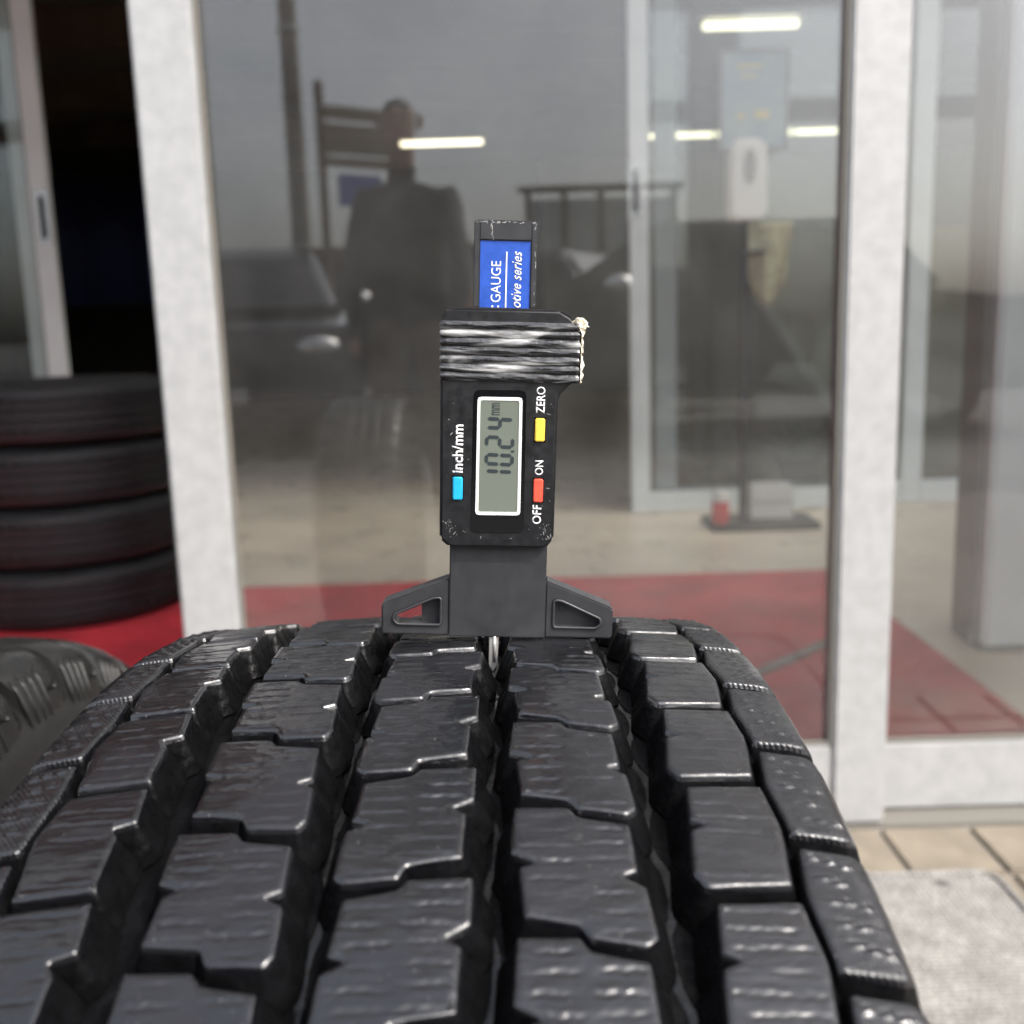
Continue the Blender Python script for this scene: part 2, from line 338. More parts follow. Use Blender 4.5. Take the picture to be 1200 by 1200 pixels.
for a in (-1.438, .522, 2.642): S('added_transom_post', a, a+.056, 1.18, 1.25, 2.1505, 2.699, 'frame_alu', .003)

def leaf(name, x0, x1, y0, z1, rail, sw, label, glass, m='frame_alu', th=.036, handle=None, z0=.011, sw2=None):
    sw2 = sw2 or sw
    t = empty(name, ((x0+x1)/2, y0+th/2, z0)); tag(t, label, 'door')
    cx = (x0+x1)/2; h = th/2
    def b_(n, a0, a1, c0, c1, d0, d1, mm, bev=.004, par=t): return box(n, a0-cx, a1-cx, c0, c1, d0-z0, d1-z0, mm, par, bev)
    b_('stile', x0, x0+sw, -h, h, z0, z1, m); b_('stile', x1-sw2, x1, -h, h, z0, z1, m)
    b_('bottom_rail', x0+sw+.0005, x1-sw2-.0005, -h+.003, h-.003, z0, rail, m); b_('top_rail', x0+sw+.0005, x1-sw2-.0005, -h+.003, h-.003, z1-.07, z1, m)
    gp = b_('glass_pane', x0+sw-.006, x1-sw2+.006, -.0025, .0025, rail-.006, z1-.064, glass, 0)
    for xa in (x0+sw+.001, x1-sw2-.006): b_('gasket', xa, xa+.005, -h+.006, -.003, rail, z1-.07, 'gasket', 0)
    b_('gasket', x0+sw+.0065, x1-sw2-.0065, -h+.006, -.003, rail+.0005, rail+.0055, 'gasket', 0)
    if handle:
        hx, hz = handle
        hd = b_('handle', hx-.026, hx+.026, -h-.004, -h+.002, hz-.10, hz+.10, 'rim', .002)
        box('finger_recess', -.012, .012, -.002, .001, -.08, .08, 'plastic_dark', hd).location = (hx-cx, -h-.003, hz-z0)
    return t
leaf('sliding_door', -.466, .575, 1.18, 2.09, .137, .084, 'silver framed glass door leaf behind the depth gauge, reflecting pole and person', 'door_glass', sw2=.080)
leaf('sliding_door', .500, 1.595, 1.220, 2.09, .120, .074, 'silver framed glass door leaf cut off by the right picture edge', 'door_glass')
leaf('sliding_door', -3.55, -2.52, 1.18, 2.09, .137, .080, 'silver framed glass door leaf farthest left, added outside the picture', 'door_glass')  # this and the leaves below are unseen, added for more daylight inside
leaf('sliding_door', -2.54, -1.50, 1.220, 2.09, .137, .080, 'silver framed glass door leaf added unseen left of the open doorway', 'door_glass')
leaf('sliding_door', 1.60, 2.67, 1.18, 2.09, .137, .080, 'silver framed glass door leaf added beyond the right picture edge', 'door_glass')
leaf('sliding_door', 2.66, 3.735, 1.220, 2.09, .137, .080, 'silver framed glass door leaf farthest right, added outside the picture', 'door_glass')
# inner partition with its own pair of doors, standing open
part = empty('inner_partition', (0, 3.95, 0)); tag(part, 'dark header and white fixed frames across the shop behind the open doors', 'partition')
def Pp(name, x0, x1, z0, z1, m, bev=.004, dy=0): return box(name, x0, x1, -.02+dy, .02+dy, z0, z1, m, part, bev)
Pp('header', -5.9, 5.9, 2.16, 2.70, 'wall_white', 0)
for x in (.623, 1.64, 2.7): Pp('post', x, x+.088, .008, 2.158, 'frame_white', .006)
for x in (-1.905, -2.9): Pp('post', x, x+.088, .008, 2.158, 'frame_white', .006)
Pp('bottom_rail', .712, 1.638, .008, .10, 'frame_white'); Pp('bottom_rail', 1.729, 2.698, .008, .10, 'frame_white'); Pp('bottom_rail', -2.81, -1.907, .008, .10, 'frame_white')
for a, b_ in ((.706, 1.644), (1.723, 2.704), (-2.815, -1.90)): Pp('glass_pane', a, b_, .10, 2.158, 'inner_glass', 0).scale.y = .12
leaf('inner_door', .515, 1.56, 3.86, 2.14, .098, .076, 'white inner door leaf slid open behind the right part of the glass', 'inner_glass', 'frame_white', handle=(.538, 1.28))
leaf('inner_door', -2.75, -1.735, 3.86, 2.14, .098, .076, 'white inner door leaf with recessed grip above the tyre stack', 'inner_glass', 'frame_white', handle=(-1.765, 1.25))
box_col = empty('interior_column', (1.178, 2.06, .006)); tag(box_col, 'pale bluish white column behind the far right pane', 'column')
box('shaft', -.085, .16, -.08, .08, .012, 2.71, 'frame_white', box_col, .008); box('foot_plate', -.088, .163, -.083, .083, 0, .011, 'gasket', box_col, .002); box('edge_shadow', -.105, -.0855, -.05, .05, .012, 2.71, 'gasket', box_col, .002)  # dark strip stands in for the shadow along the column's left edge

# mats
m_ = MB().box(-2.6, .99, 1.30, 2.79, 0, .008); o = m_.build('red_carpet_mat', 'red_mat', None, bevel=.003); o.location.z = .0065
tag(o, 'long red floor mat inside the sliding doors', 'mat')
cs = [(.516, 1.824), (.64, 1.93), (.76, 2.045), (.94, 2.19)]
def smooth_path(ps, k=8):
    out = []
    for i in range(len(ps)-1):
        p0, p1, p2, p3 = [Vector(ps[max(0, min(len(ps)-1, j))]) for j in (i-1, i, i+1, i+2)]
        for s in range(k):
            t = s/k; out.append(.5*((2*p1)+(p2-p0)*t+(2*p0-5*p1+4*p2-p3)*t*t+(3*p1-p0-3*p2+p3)*t**3))
    out.append(Vector(ps[-1])); return out
o = MB().tube(smooth_path([(x, y, .0235) for x, y in [(.2, 1.60)]+cs]), .009, 8).build('floor_cable', 'cord_grey', None, smooth='all')
tag(o, 'grey cable lying slantwise across the red mat', 'cable')
# door mat outside with rounded corners
poly = []
for cx, cy, a0 in ((.640, .995, 0), (-.30, .995, 90), (-.30, .30, 180), (.640, .30, 270)):
    for k in range(7): a = R_(a0+15*k); poly.append((cx+.034*math.cos(a), cy+.034*math.sin(a)))
rim = [(x, y) for x, y in poly]
dm = empty('door_mat', (.15, .63, .0112)); tag(dm, 'light grey woven door mat with rounded corner on the paving', 'mat')
def inset(poly, d):
    n = len(poly); out = []
    for i in range(n):
        p0, p1, p2 = [Vector(poly[(i+k) % n]) for k in (-1, 0, 1)]
        e1 = (p1-p0).normalized(); e2 = (p2-p1).normalized(); n1 = Vector((-e1.y, e1.x)); n2 = Vector((-e2.y, e2.x))
        b_ = n1+n2; L = b_.length
        if L < 1e-6: out.append(tuple(p1+n1*d)); continue
        b_ /= L; out.append(tuple(p1+b_*min(d/max(.35, b_.dot(n1)), d*2.2)))
    return out
lp = [(x-.15, y-.63) for x, y in poly]
MB().prism(lp, 0, .0045, 'xy').build('backing', 'door_mat', dm)
MB().prism(inset(lp, .016), .0046, .0085, 'xy').build('woven_top', 'door_mat', dm, bevel=.0015)
MB().tube([(x, y, .0055) for x, y in inset(lp, .007)+inset(lp, .007)[:1]], .0045, 8, caps=False).build('edge_binding', 'door_mat', dm, smooth='all')

# ------------------------------------------------------------------ tyres: generic carcass
def carcass_profile(R, W, hw, depth, rim, bulge=.014):
    """closed (x, r) section: groove floor, shoulders, side walls, beads, inner liner"""
    out = []
    fl = R-depth
    for s in np.linspace(-1, 1, 15): out.append((s*W, fl-.55*(s*W)**2))
    H = R-rim
    pts = [(W+.004, fl-.008), (hw-.002, fl-.030), (hw, R-.45*H), (hw-.004, R-.62*H), (hw-.014, rim+.016), (hw-.016, rim+.004), (hw-.02, rim), (hw-.030, rim+.001), (hw-.032, rim+.014), (hw-.024, R-.55*H), (hw-.022, R-.4*H), (W-.012, R-.028)]
    out += pts + [(-x, r) for x, r in reversed(pts)]
    return out

# ------------------------------------------------------------------ main tyre
P_ = 360/63.0
def deg2s(t): return R_(t)*RAD*1000     # mm along the tread
C_ = [(-10.7, -10.66), (-.4, -10.32), (1.3, -9.9), (14, -9.8), (13.8, -11.75), (9.1, -12.25), (12.2, -12.5), (11.7, -14.68), (.8, -15.03), (-.5, -15.6), (-11, -15.78), (-13.1, -15.45), (-12.6, -13.35), (-8.2, -12.95), (-11.6, -12.8)]
D_ = [(21.9, -12.2), (33.4, -12.2), (35.0, -12.7), (45.5, -13.1), (45.7, -15.3), (42.6, -15.5), (46.9, -15.95), (47.6, -17.95), (45.3, -18.3), (35.3, -18.0), (33.6, -17.55), (23.4, -17.2), (22.6, -15.1), (25.9, -14.9), (21.0, -14.5)]
B_ = [(-47, -7.3), (-34.6, -7.4), (-32.7, -7.85), (-22.4, -8.2), (-21.9, -10.25), (-25.4, -10.5), (-21.2, -10.8), (-20.7, -12.65), (-22.3, -13.1), (-32.8, -12.95), (-34.6, -12.35), (-45.7, -12.1), (-45.2, -10.2), (-42.7, -9.9), (-46.8, -9.65)]
A_ = [(-75.5, -10.45), (-58.3, -10.2), (-56.9, -12.2), (-61.6, -12.5), (-59.6, -12.95), (-59.2, -15.0), (-58.4, -15.5), (-74.7, -15.68), (-77.5, -12.7)]
E_ = [(59.2, -10.87), (75.8, -10.68), (77.0, -13.0), (75.0, -15.72), (58.3, -15.98), (56.1, -15.35), (57.7, -13.25), (61.3, -12.98), (58.1, -12.72)]
F_ = [(78.7, -8.25), (89.6, -8.5), (91.4, -8.75), (91.4, -13.25), (90.0, -13.5), (78.4, -13.3), (77.0, -10.5)]
SH = [(-91.4, -2.75), (-90.2, -2.6), (-78.9, -2.45), (-77.6, -4.45), (-79.1, -7.6), (-90.0, -7.85), (-91.4, -7.7)]
K_CROWN = .572
def drop(w):                        # crown drop in mm at lateral position w mm
    a = abs(w); d = K_CROWN*(w/1000)**2*1000
    if a > 87: d += .06*(a-87)**2
    return d
def densify(poly, step):
    out = []
    n = len(poly)
    for i in range(n):
        a, b_ = Vector(poly[i]), Vector(poly[(i+1) % n]); k = max(1, int((b_-a).length/step))
        for j in range(k): out.append(tuple(a+(b_-a)*(j/k)))
    return out
def round_corners(poly, r):
    out = []; n = len(poly)
    for i in range(n):
        p0, p1, p2 = [Vector(poly[(i+k) % n]) for k in (-1, 0, 1)]
        a = (p0-p1); b_ = (p2-p1); q = min(r, a.length*.35, b_.length*.35)
        a.normalize(); b_.normalize()
        A, B = p1+a*q, p1+b_*q
        for t in (0, .5, 1): out.append(tuple((A*(1-t)**2 + p1*(2*t*(1-t)) + B*t*t)))
    return out
def area2(poly): return sum(poly[i][0]*poly[(i+1) % len(poly)][1]-poly[(i+1) % len(poly)][0]*poly[i][1] for i in range(len(poly)))

def wav(x, a, ph, amp):             # uneven zigzag of a sipe, corners slightly rounded
    u = (x-a)/3.3 + ph + .55*noise.noise(Vector((x*.33, ph*5, amp*9)))
    t = 4*abs((u % 1.0)-.5)-1
    return (.24+.14*(amp-.9))*(t*1.25-.25*t**3) + .22*noise.noise(Vector((x*.12, ph*3, 2.0)))
def block_mesh(kind, poly_deg, seed, depth=9.6):
    rng = random.Random(seed)
    c_deg = sum(p[1] for p in poly_deg)/len(poly_deg)
    P2 = [(w, deg2s(t-c_deg)) for w, t in poly_deg]
    if area2(P2) < 0: P2.reverse()
    shoulder = kind in 'FS'
    P2 = densify(round_corners(P2, .7), 2.2)
    n = len(P2)
    rings = [(-1.7, -depth), (-.10, -1.5), (0, -.80), (.15, -.40), (.48, -.14), (.95, -.03), (1.45, 0.0)]
    vs, fs = [], []
    for d, h in rings:
        q = inset(P2, d)
        for (w, s), (w0, s0) in zip(q, P2):
            if shoulder and h < -1 and abs(w0) > 90.5: w = w0 + math.copysign(1.2 if h > -2 else 4.5, w0)
            vs.append((w, s, h))
    for r in range(len(rings)-1):
        fs += [(r*n+i, r*n+(i+1) % n, (r+1)*n+(i+1) % n, (r+1)*n+i) for i in range(n)]
    fs.append(tuple((len(rings)-1)*n+i for i in range(n)))
    me = bpy.data.meshes.new('tread_block_'+kind); me.from_pydata(vs, [], fs)
    bm = bmesh.new(); bm.from_mesh(me); bm.faces.ensure_lookup_table()
    top = [bm.faces[len(fs)-1]]
    w0, w1 = min(p[0] for p in P2), max(p[0] for p in P2); s0, s1 = min(p[1] for p in P2), max(p[1] for p in P2)
    def cut(no, vals):
        nonlocal top
        for v in vals:
            es = {e for f in top for e in f.edges}; vv = {q for f in top for q in f.verts}
            res = bmesh.ops.bisect_plane(bm, geom=list(vv)+list(es)+list(top), plane_co=(v, v, 0), plane_no=no, dist=1e-5)
            nf = {g_ for g_ in res['geom'] if isinstance(g_, bmesh.types.BMFace)}
            top = list(nf)
    # quads: rows first, then columns
    cut((0, 1, 0), np.arange(s0+.4, s1, .36)); cut((1, 0, 0), np.arange(w0+.35, w1, .7))
    # sipes: wavy slits in two columns, the rubber lips standing a little proud
    mid = (w0+w1)/2; width = w1-w0
    rows = []
    if not shoulder:
        cols = [(w0+.06*width, mid-.8, 0.), (mid+.8, w1-.05*width, .5)] if kind in 'BCD' else [(w0+.08*width, w1-.08*width, .2)]
        for a, b_, ph in cols:
            k = 8 if kind in 'BCD' else 7
            lam = rng.uniform(2.7, 3.3)
            sp = (s1-s0)/(k+.3)
            for j in range(k):
                if rng.random() < .14: continue
                rows.append((s0+(j+.55+.28*ph)*sp+rng.uniform(-.25, .25), a+rng.uniform(0, 3.0), b_-rng.uniform(0, 3.2), rng.uniform(.45, 1.35), rng.uniform(0, 6.28), rng.uniform(-.02, .02)))
    dots = []
    if shoulder:
        sg = 1 if kind == 'F' else -1
        for j in range(5):
            for i in range(2 if j % 2 else 3):
                dots.append((sg*(80.8+i*3.0+.9*j*(.55)+rng.uniform(-.3, .3)), s1-3.4-j*5.3-i*.9+rng.uniform(-.4, .4), rng.uniform(.7, 1.2)))
    for v in bm.verts:
        x, y, z = v.co
        if z > -.45:
            h = 0
            for (sc, a, b_, amp, ph, sl) in rows:
                if a-1 < x < b_+1:
                    yy = y - sc - sl*(x-a) - wav(x, a, ph, amp)
                    if abs(yy) < 2.2:
                        m = min(1, max(0, (x-a+1)/1.6), max(0, (b_+1-x)/1.6))
                        seg = max(.05, .5+.6*noise.noise(Vector((x*.26, sc, ph))))
                        h += m*amp*(-(.27 if kind in 'BCD' else .20)*(.30+seg)*math.exp(-(yy/.46)**2) + (.14 if kind in 'BCD' else .10)*seg*math.exp(-((yy-1.05)/.80)**2))
            for (dx, dy, amp) in dots:
                r2 = ((x-dx)/1.05)**2+((y-dy)/.62)**2
                if r2 < 6: h += amp*(-.35*math.exp(-(((x-dx)/1.0)**2+((y-dy-.8)/.5)**2)) + .62*math.exp(-r2))
            h += .10*noise.noise(Vector((x*.16+seed*3.1, y*.16, seed)))
            v.co.z = z + h
        elif z > -2: v.co.z = z + .1*noise.noise(Vector((x*.16+seed*3.1, y*.16, seed)))
        x, y, z = v.co
    uvl = bm.loops.layers.uv.new('UVMap')
    for f in bm.faces:
        f.smooth = True
        if min(v.co.z for v in f.verts) < -2: f.material_index = 1          # walls take a darker, less shiny rubber
        for lo in f.loops: lo[uvl].uv = (lo.vert.co.x/1000, lo.vert.co.y/1000)
    for v in bm.verts:
        x, y, z = v.co; th = y/(RAD*1000); r = (RAD*1000 - drop(x) + z)/1000
        v.co = (x/1000, r*math.sin(th), r*math.cos(th))
    bmesh.ops.recalc_face_normals(bm, faces=bm.faces)
    bm.to_mesh(me); bm.free()
    me.materials.append(MATS['shoulder_rubber' if shoulder else 'tread_rubber']); me.materials.append(MATS['wall_rubber'])
    return me, c_deg

tyre = empty('standing_tyre', matrix=TYRE_M @ Matrix.Translation((0, 0, -RAD)))
tag(tyre, 'large wet black winter tyre standing upright under the depth gauge', 'tyre')
prof = carcass_profile(RAD, .092, .104, .0102, .205)
car = MB().lathe_x(prof, 192, True, (0, 0, RAD)).build('carcass', 'groove_rubber', tyre, smooth=True)
rest = []
near = []
for kind, poly in (('S', SH), ('A', A_), ('B', B_), ('C', C_), ('D', D_), ('E', E_), ('F', F_)):
    var = [block_mesh(kind, poly, s) for s in (1, 2, 3, 4, 5)]
    for k in range(63):
        me, cdg = var[(k*2 + k//4) % 5]
        ang = (cdg + k*P_ + 180) % 360 - 180
        near.append((abs(ang+6), ang, me))
near.sort(key=lambda t: t[0])
for i, (_, ang, me) in enumerate(near):
    if i < 300:
        o = obj('tread_block', me, None, tyre); o.matrix_local = Matrix.Translation((0, 0, RAD)) @ Matrix.Rotation(-R_(ang), 4, 'X')
    else: rest.append((ang, me))
# blocks on the underside, out of sight: one joined part with simple walls
mb = MB()
for ang, me in rest:
    pass
bm = bmesh.new()
done = {}
for ang, me in rest:
    if me.name not in done:
        t = bmesh.new(); t.from_mesh(me)
        bmesh.ops.dissolve_limit(t, angle_limit=R_(14), verts=t.verts, edges=t.edges)
        tm = bpy.data.meshes.new('tmp'); t.to_mesh(tm); t.free(); done[me.name] = tm
    tm = done[me.name].copy(); tm.transform(Matrix.Translation((0, 0, RAD)) @ Matrix.Rotation(-R_(ang), 4, 'X')); bm.from_mesh(tm); bpy.data.meshes.remove(tm)
me = bpy.data.meshes.new('tread_blocks_rest'); bm.to_mesh(me); bm.free()
for p in me.polygons: p.material_index = 0; p.use_smooth = False
o = obj('tread_block_mass', me, 'tread_rubber', tyre); tag(o, kind='stuff')
# zigzag ridge on the floor of each wide groove, wet
def groove_ridge(w_mid, amp, phase, width, height):
    m_ = MB(); seg = 63*8; fl = RAD-.0102
    prof = []
    for k in range(seg):
        u = (k/8.0 + phase) % 1.0
        z = amp*(4*abs(u-.5)-1)*1.8; z = max(-amp*.8, min(amp*.8, z))
        th = 2*math.pi*k/seg
        ring = [(-width, 0), (-width*.86, height*.85), (-width*.55, height), (width*.5, height*.80), (width*.84, height*.62), (width, 0)]
        for x, h in ring:
            r = fl - .55*(w_mid/1000)**2 + h/1000 - .0003 + .00012*noise.noise(Vector((k*.9, x*3, w_mid)))
            prof.append(((w_mid+z+x)/1000, r*math.sin(th), RAD + r*math.cos(th)))
    n = 6
    m_.add(prof, [(k*n+i, k*n+i+1, ((k+1) % seg)*n+i+1, ((k+1) % seg)*n+i) for k in range(seg) for i in range(n-1)])
    return m_.build('wet_streak', 'wet_ridge', tyre, smooth='all')
groove_ridge(17.0, 1.3, .15, 1.3, .40); groove_ridge(51.8, 1.8, .55, 1.5, .45); groove_ridge(-16.6, 1.2, .65, 1.4, .45)

# ------------------------------------------------------------------ depth gauge (millimetres, x right, z up, front towards -y)
Gp = Vector((0.01776765, 0.02246231, 0.33907627)); ux = Vector((.99893801, 0, -.04607442)); uz = Vector((.04605864, -.02617693, .9985957)); uy = uz.cross(ux)
gm4 = Matrix((ux, uy, uz)).transposed().to_4x4(); gm4.translation = Gp + uz*.0006
gauge = empty('depth_gauge', matrix=TYRE_M @ gm4)
tag(gauge, 'black digital depth gauge reading 10.24 mm, with blue label, standing on the wet tyre', 'gauge')
def mm(pts): return [(x/1000, z/1000) for x, z in pts]
def gbox(name, x0, x1, y0, y1, z0, z1, m, par=gauge, bev=0, seg=2):
    o = MB().box(x0/1000, x1/1000, y0/1000, y1/1000, z0/1000, z1/1000).build(name, m, par, bevel=bev/1000, bseg=seg, smooth=bool(bev)); return o
def gprism(name, pts, y0, y1, m, par=gauge, bev=0, seg=2):
    return MB().prism(mm(pts), y0/1000, y1/1000).build(name, m, par, bevel=bev/1000, bseg=seg, smooth=True)
# base: column and two braced feet, the left one pierced
base = gprism('base_column', [(-14.3, 0), (14.2, 0), (14.2, 32), (-14.3, 32)], 0, 8.5, 'gauge_grey', bev=.35)
def wing(sign, hole_open):
    o_ = [(14.15, .05), (34.4, .05), (34.4, 9.0), (33.2, 10.0), (14.15, 17.6)]
    ih = [(16.7, 3.3), (29.6, 3.3), (30.9, 4.6), (30.6, 6.3), (18.9, 11.6), (16.7, 11.7)]
    if sign < 0: o_ = [(-x, z) for x, z in o_]; ih = [(-x, z) for x, z in ih]
    if area2(o_) < 0: o_.reverse()
    if area2(ih) < 0: ih.reverse()
    ihd = round_corners(ih, .8)
    # plate with an opening: bridge via tessellation with hole
    m_ = MB(); n, k = len(o_), len(ihd)
    tri = tessellate_polygon([[Vector((x, z, 0)) for x, z in o_], [Vector((x, z, 0)) for x, z in ihd]])
    allp = o_+ihd
    for y, fl in ((0.6, False), (7.6, True)):
        m_.add([(x/1000, y/1000, z/1000) for x, z in allp], [tuple(t) if fl else tuple(reversed(t)) for t in tri])
    N = n+k
    m_.f += [(i, (i+1) % n, N+(i+1) % n, N+i) for i in range(n)]
    m_.f += [(n+(i+1) % k, n+i, N+n+i, N+n+(i+1) % k) for i in range(k)]
    w_ = m_.build('foot', 'gauge_grey', gauge, bevel=.0005, smooth=True)
    # recess floor
    if hole_open: fl = [(-16.6, 3.2), (-16.6, 11.8), (-18.9, 11.7), (-22.6, 10.0), (-22.6, 3.2)]
    else: fl = [(x*1.004, z) for x, z in ih]
    MB().prism(mm(fl if area2(fl) > 0 else fl[::-1]), .0032, .0060).build('recess_floor', 'gauge_grey', w_)
    # raised lip round the recess, kept as real relief
    lip = [(x/1000, .0004, z/1000) for x, z in ihd]; MB().tube(lip+lip[:1], .00045, 6, caps=False).build('recess_lip', 'gauge_grey', w_, smooth='all')
    if not hole_open:
        ring = [(.0194+.0009*math.cos(a), .0031, .0085+.0009*math.sin(a)) for a in np.linspace(0, 2*math.pi, 17)]
        MB().tube(ring, .00018, 6, caps=False).build('mould_mark', 'gauge_grey', w_, smooth='all')
wing(-1, True); wing(1, False)
# body
bo = [(-17.2, 30.4), (-14.4, 27.8), (13.4, 28.0), (15.8, 30.8), (15.8, 70.6), (16.6, 73.0), (18.6, 75.2), (21.6, 77.0), (21.6, 91.6), (18.3, 94.4), (15.4, 96.0), (-15.8, 96.0), (-17.5, 93.0)]
body = gprism('body', bo, -3, 9.4, 'gauge_black', bev=.9, seg=3)
gprism('body_back', [(-16.4, 31), (15.2, 31), (15.2, 95), (-16.4, 95)], 9.5, 11, 'gauge_black', body, .3)
# slider
sl = gprism('slider', [(-8.7, 96.3), (8.75, 96.3), (8.75, 119.4), (8.2, 119.9), (-8.2, 119.9), (-8.7, 119.4)], 1.6, 5.0, 'gauge_grey', bev=.3)
gbox('slider_rim', -8.7, -7.15, .95, 1.65, 96.3, 119.4, 'gauge_grey', sl, .2); gbox('slider_rim', 7.2, 8.75, .95, 1.65, 96.3, 119.4, 'gauge_grey', sl, .2)
gbox('slider_rim', -7.1, 7.15, .95, 1.65, 114.6, 119.4, 'gauge_grey', sl, .2)
lab = gbox('name_label', -6.95, 6.98, 1.45, 1.7, 96.2, 114.3, 'label_blue', sl)
def text(name, s, m, par, x_top, x_base, z0, z1, y, shear=0, bold=0.0):
    """lettering that reads upwards: starts at z0, ends at z1, tops of the letters towards x_top (mm)"""
    c = bpy.data.curves.new(name, 'FONT'); c.body = s; c.shear = shear; c.offset = bold; c.resolution_u = 3
    t = bpy.data.objects.new(name, c); col.objects.link(t)
    dg = bpy.context.evaluated_depsgraph_get(); me = bpy.data.meshes.new_from_object(t.evaluated_get(dg)); bpy.data.objects.remove(t)
    xs = [v.co.x for v in me.vertices]; ys = [v.co.y for v in me.vertices]
    xa, xb, ya, yb = min(xs), max(xs), min(ys), max(ys)
    for v in me.vertices:
        u = (v.co.x-xa)/(xb-xa); q = (v.co.y-ya)/(yb-ya)
        v.co = ((x_base+(x_top-x_base)*q)/1000, y/1000, (z0+(z1-z0)*u)/1000)
    me.update()
    bm = bmesh.new(); bm.from_mesh(me); r = bmesh.ops.extrude_face_region(bm, geom=bm.faces[:])
    for v in r['geom']:
        if isinstance(v, bmesh.types.BMVert): v.co.y += .00012
    bmesh.ops.recalc_face_normals(bm, faces=bm.faces); bm.to_mesh(me); bm.free(); me.materials.clear()
    return obj(name, me, m, par)
text('lettering', 'GAUGE', 'white_print', lab, -3.85, -1.1, 97.7, 108.9, 1.36)
for zz in (96.15,): text('lettering', ':', 'white_print', lab, -3.6, -1.4, 96.25, 96.85, 1.36)
text('lettering', 'otive series', 'white_print', lab, 1.9, 4.6, 96.3, 111.6, 1.36, .32, .008)
gbox('label_line', .2, .58, 1.33, 1.46, 96.3, 111.5, 'white_print', lab)
# display
bz = gprism('display_bezel', round_corners([(-8.3, 32.4), (7.1, 32.6), (6.8, 73.7), (-8.0, 73.5)], 1.6), -3.18, -2.5, 'gloss_black', body, .12)
fo = round_corners([(-6.95, 37.8), (5.95, 37.9), (5.75, 71.7), (-6.85, 71.6)], 1.0); fi = round_corners([(-6.1, 38.7), (5.1, 38.8), (4.9, 70.8), (-6.05, 70.7)], .6)
m_ = MB(); n = len(fo)
for y in (-3.42, -3.1): m_.add([(x/1000, y/1000, z/1000) for x, z in fo+fi], [])
m_.f += [(i, (i+1) % n, n+(i+1) % n, n+i) for i in range(n)] + [(i, (i+1) % n, 2*n+(i+1) % n, 2*n+i) for i in range(n)] + [(n+i, n+(i+1) % n, 3*n+(i+1) % n, 3*n+i) for i in range(n)]
m_.build('display_frame', 'white_print', bz)
lcd = MB().prism(mm(inset(fi, -.05)), -.00326, -.0030).build('lcd_panel', 'lcd', bz)
SEGS = {'0': 'abcdef', '1': 'bc', '2': 'abged', '4': 'fgbc'}
def digit(ch, z0, z1):
    """seven-segment figure reading upwards; tops at x=-4.6, baseline x=3.7"""
    m_ = MB(); W = z1-z0; H = 8.3; t = 1.0; gap = .13
    def q(u, v):      # u along reading direction, v height above the baseline
        return (3.75-v)/1000, -.00336, (z0+u+.035*v)/1000
    def hor(v):
        m_.add([q(*p) for p in ((gap+.45, v), (gap+.45+t/2, v+t/2), (W-gap-.45-t/2, v+t/2), (W-gap-.45, v), (W-gap-.45-t/2, v-t/2), (gap+.45+t/2, v-t/2))], [tuple(range(6))])
    def ver(u, v0, v1):
        m_.add([q(*p) for p in ((u, v0+gap), (u+t/2, v0+gap+t/2), (u+t/2, v1-gap-t/2), (u, v1-gap), (u-t/2, v1-gap-t/2), (u-t/2, v0+gap+t/2))], [tuple(range(6))])
    lo, mi, hi = t/2, H/2, H-t/2
    for s in SEGS[ch]:
        if s == 'a': hor(hi)
        if s == 'g': hor(mi)
        if s == 'd': hor(lo)
        if s == 'b': ver(W-t/2, mi, hi)
        if s == 'c': ver(W-t/2, lo, mi)
        if s == 'f': ver(t/2, mi, hi)
        if s == 'e': ver(t/2, lo, mi)
    o = m_.build('digit', 'lcd_ink', lcd, fixn=False); o['label'] = 'figure %s of the reading' % ch
for ch, a, b_ in (('1', 48.1, 50.9), ('0', 52.0, 55.6), ('2', 57.0, 60.6), ('4', 62.3, 65.8)): digit(ch, a, b_)
MB().box(.0029, .0038, -.00336, -.0033, .0561, .0567).build('decimal_point', 'lcd_ink', lcd)
text('unit_mark', 'mm', 'lcd_ink', lcd, -2.8, -.5, 66.6, 70.0, -3.36)
for m, x0, x1, z0, z1 in (('key_blue', -13.5, -10.65, 42.1, 48.75), ('key_yellow', 9.5, 12.3, 59.4, 66.0), ('key_red', 9.55, 12.3, 41.9, 48.7)):
    gbox('button_rim', x0-.25, x1+.25, -3.10, -2.9, z0-.25, z1+.25, 'gloss_black', body)
    gbox('button', x0, x1, -3.75, -3.0, z0, z1, m, body, .3, 3)
text('lettering', 'inch/mm', 'white_print', body, -13.9, -10.7, 49.8, 63.6, -3.06, 0, .022)
text('lettering', 'ZERO', 'white_print', body, 9.6, 12.1, 67.3, 74.8, -3.06, 0, .012)
text('lettering', 'ON', 'white_print', body, 9.75, 12.15, 49.7, 53.9, -3.06, 0, .012)
text('lettering', 'OFF', 'white_print', body, 9.4, 12.0, 35.4, 41.0, -3.06, 0, .012)
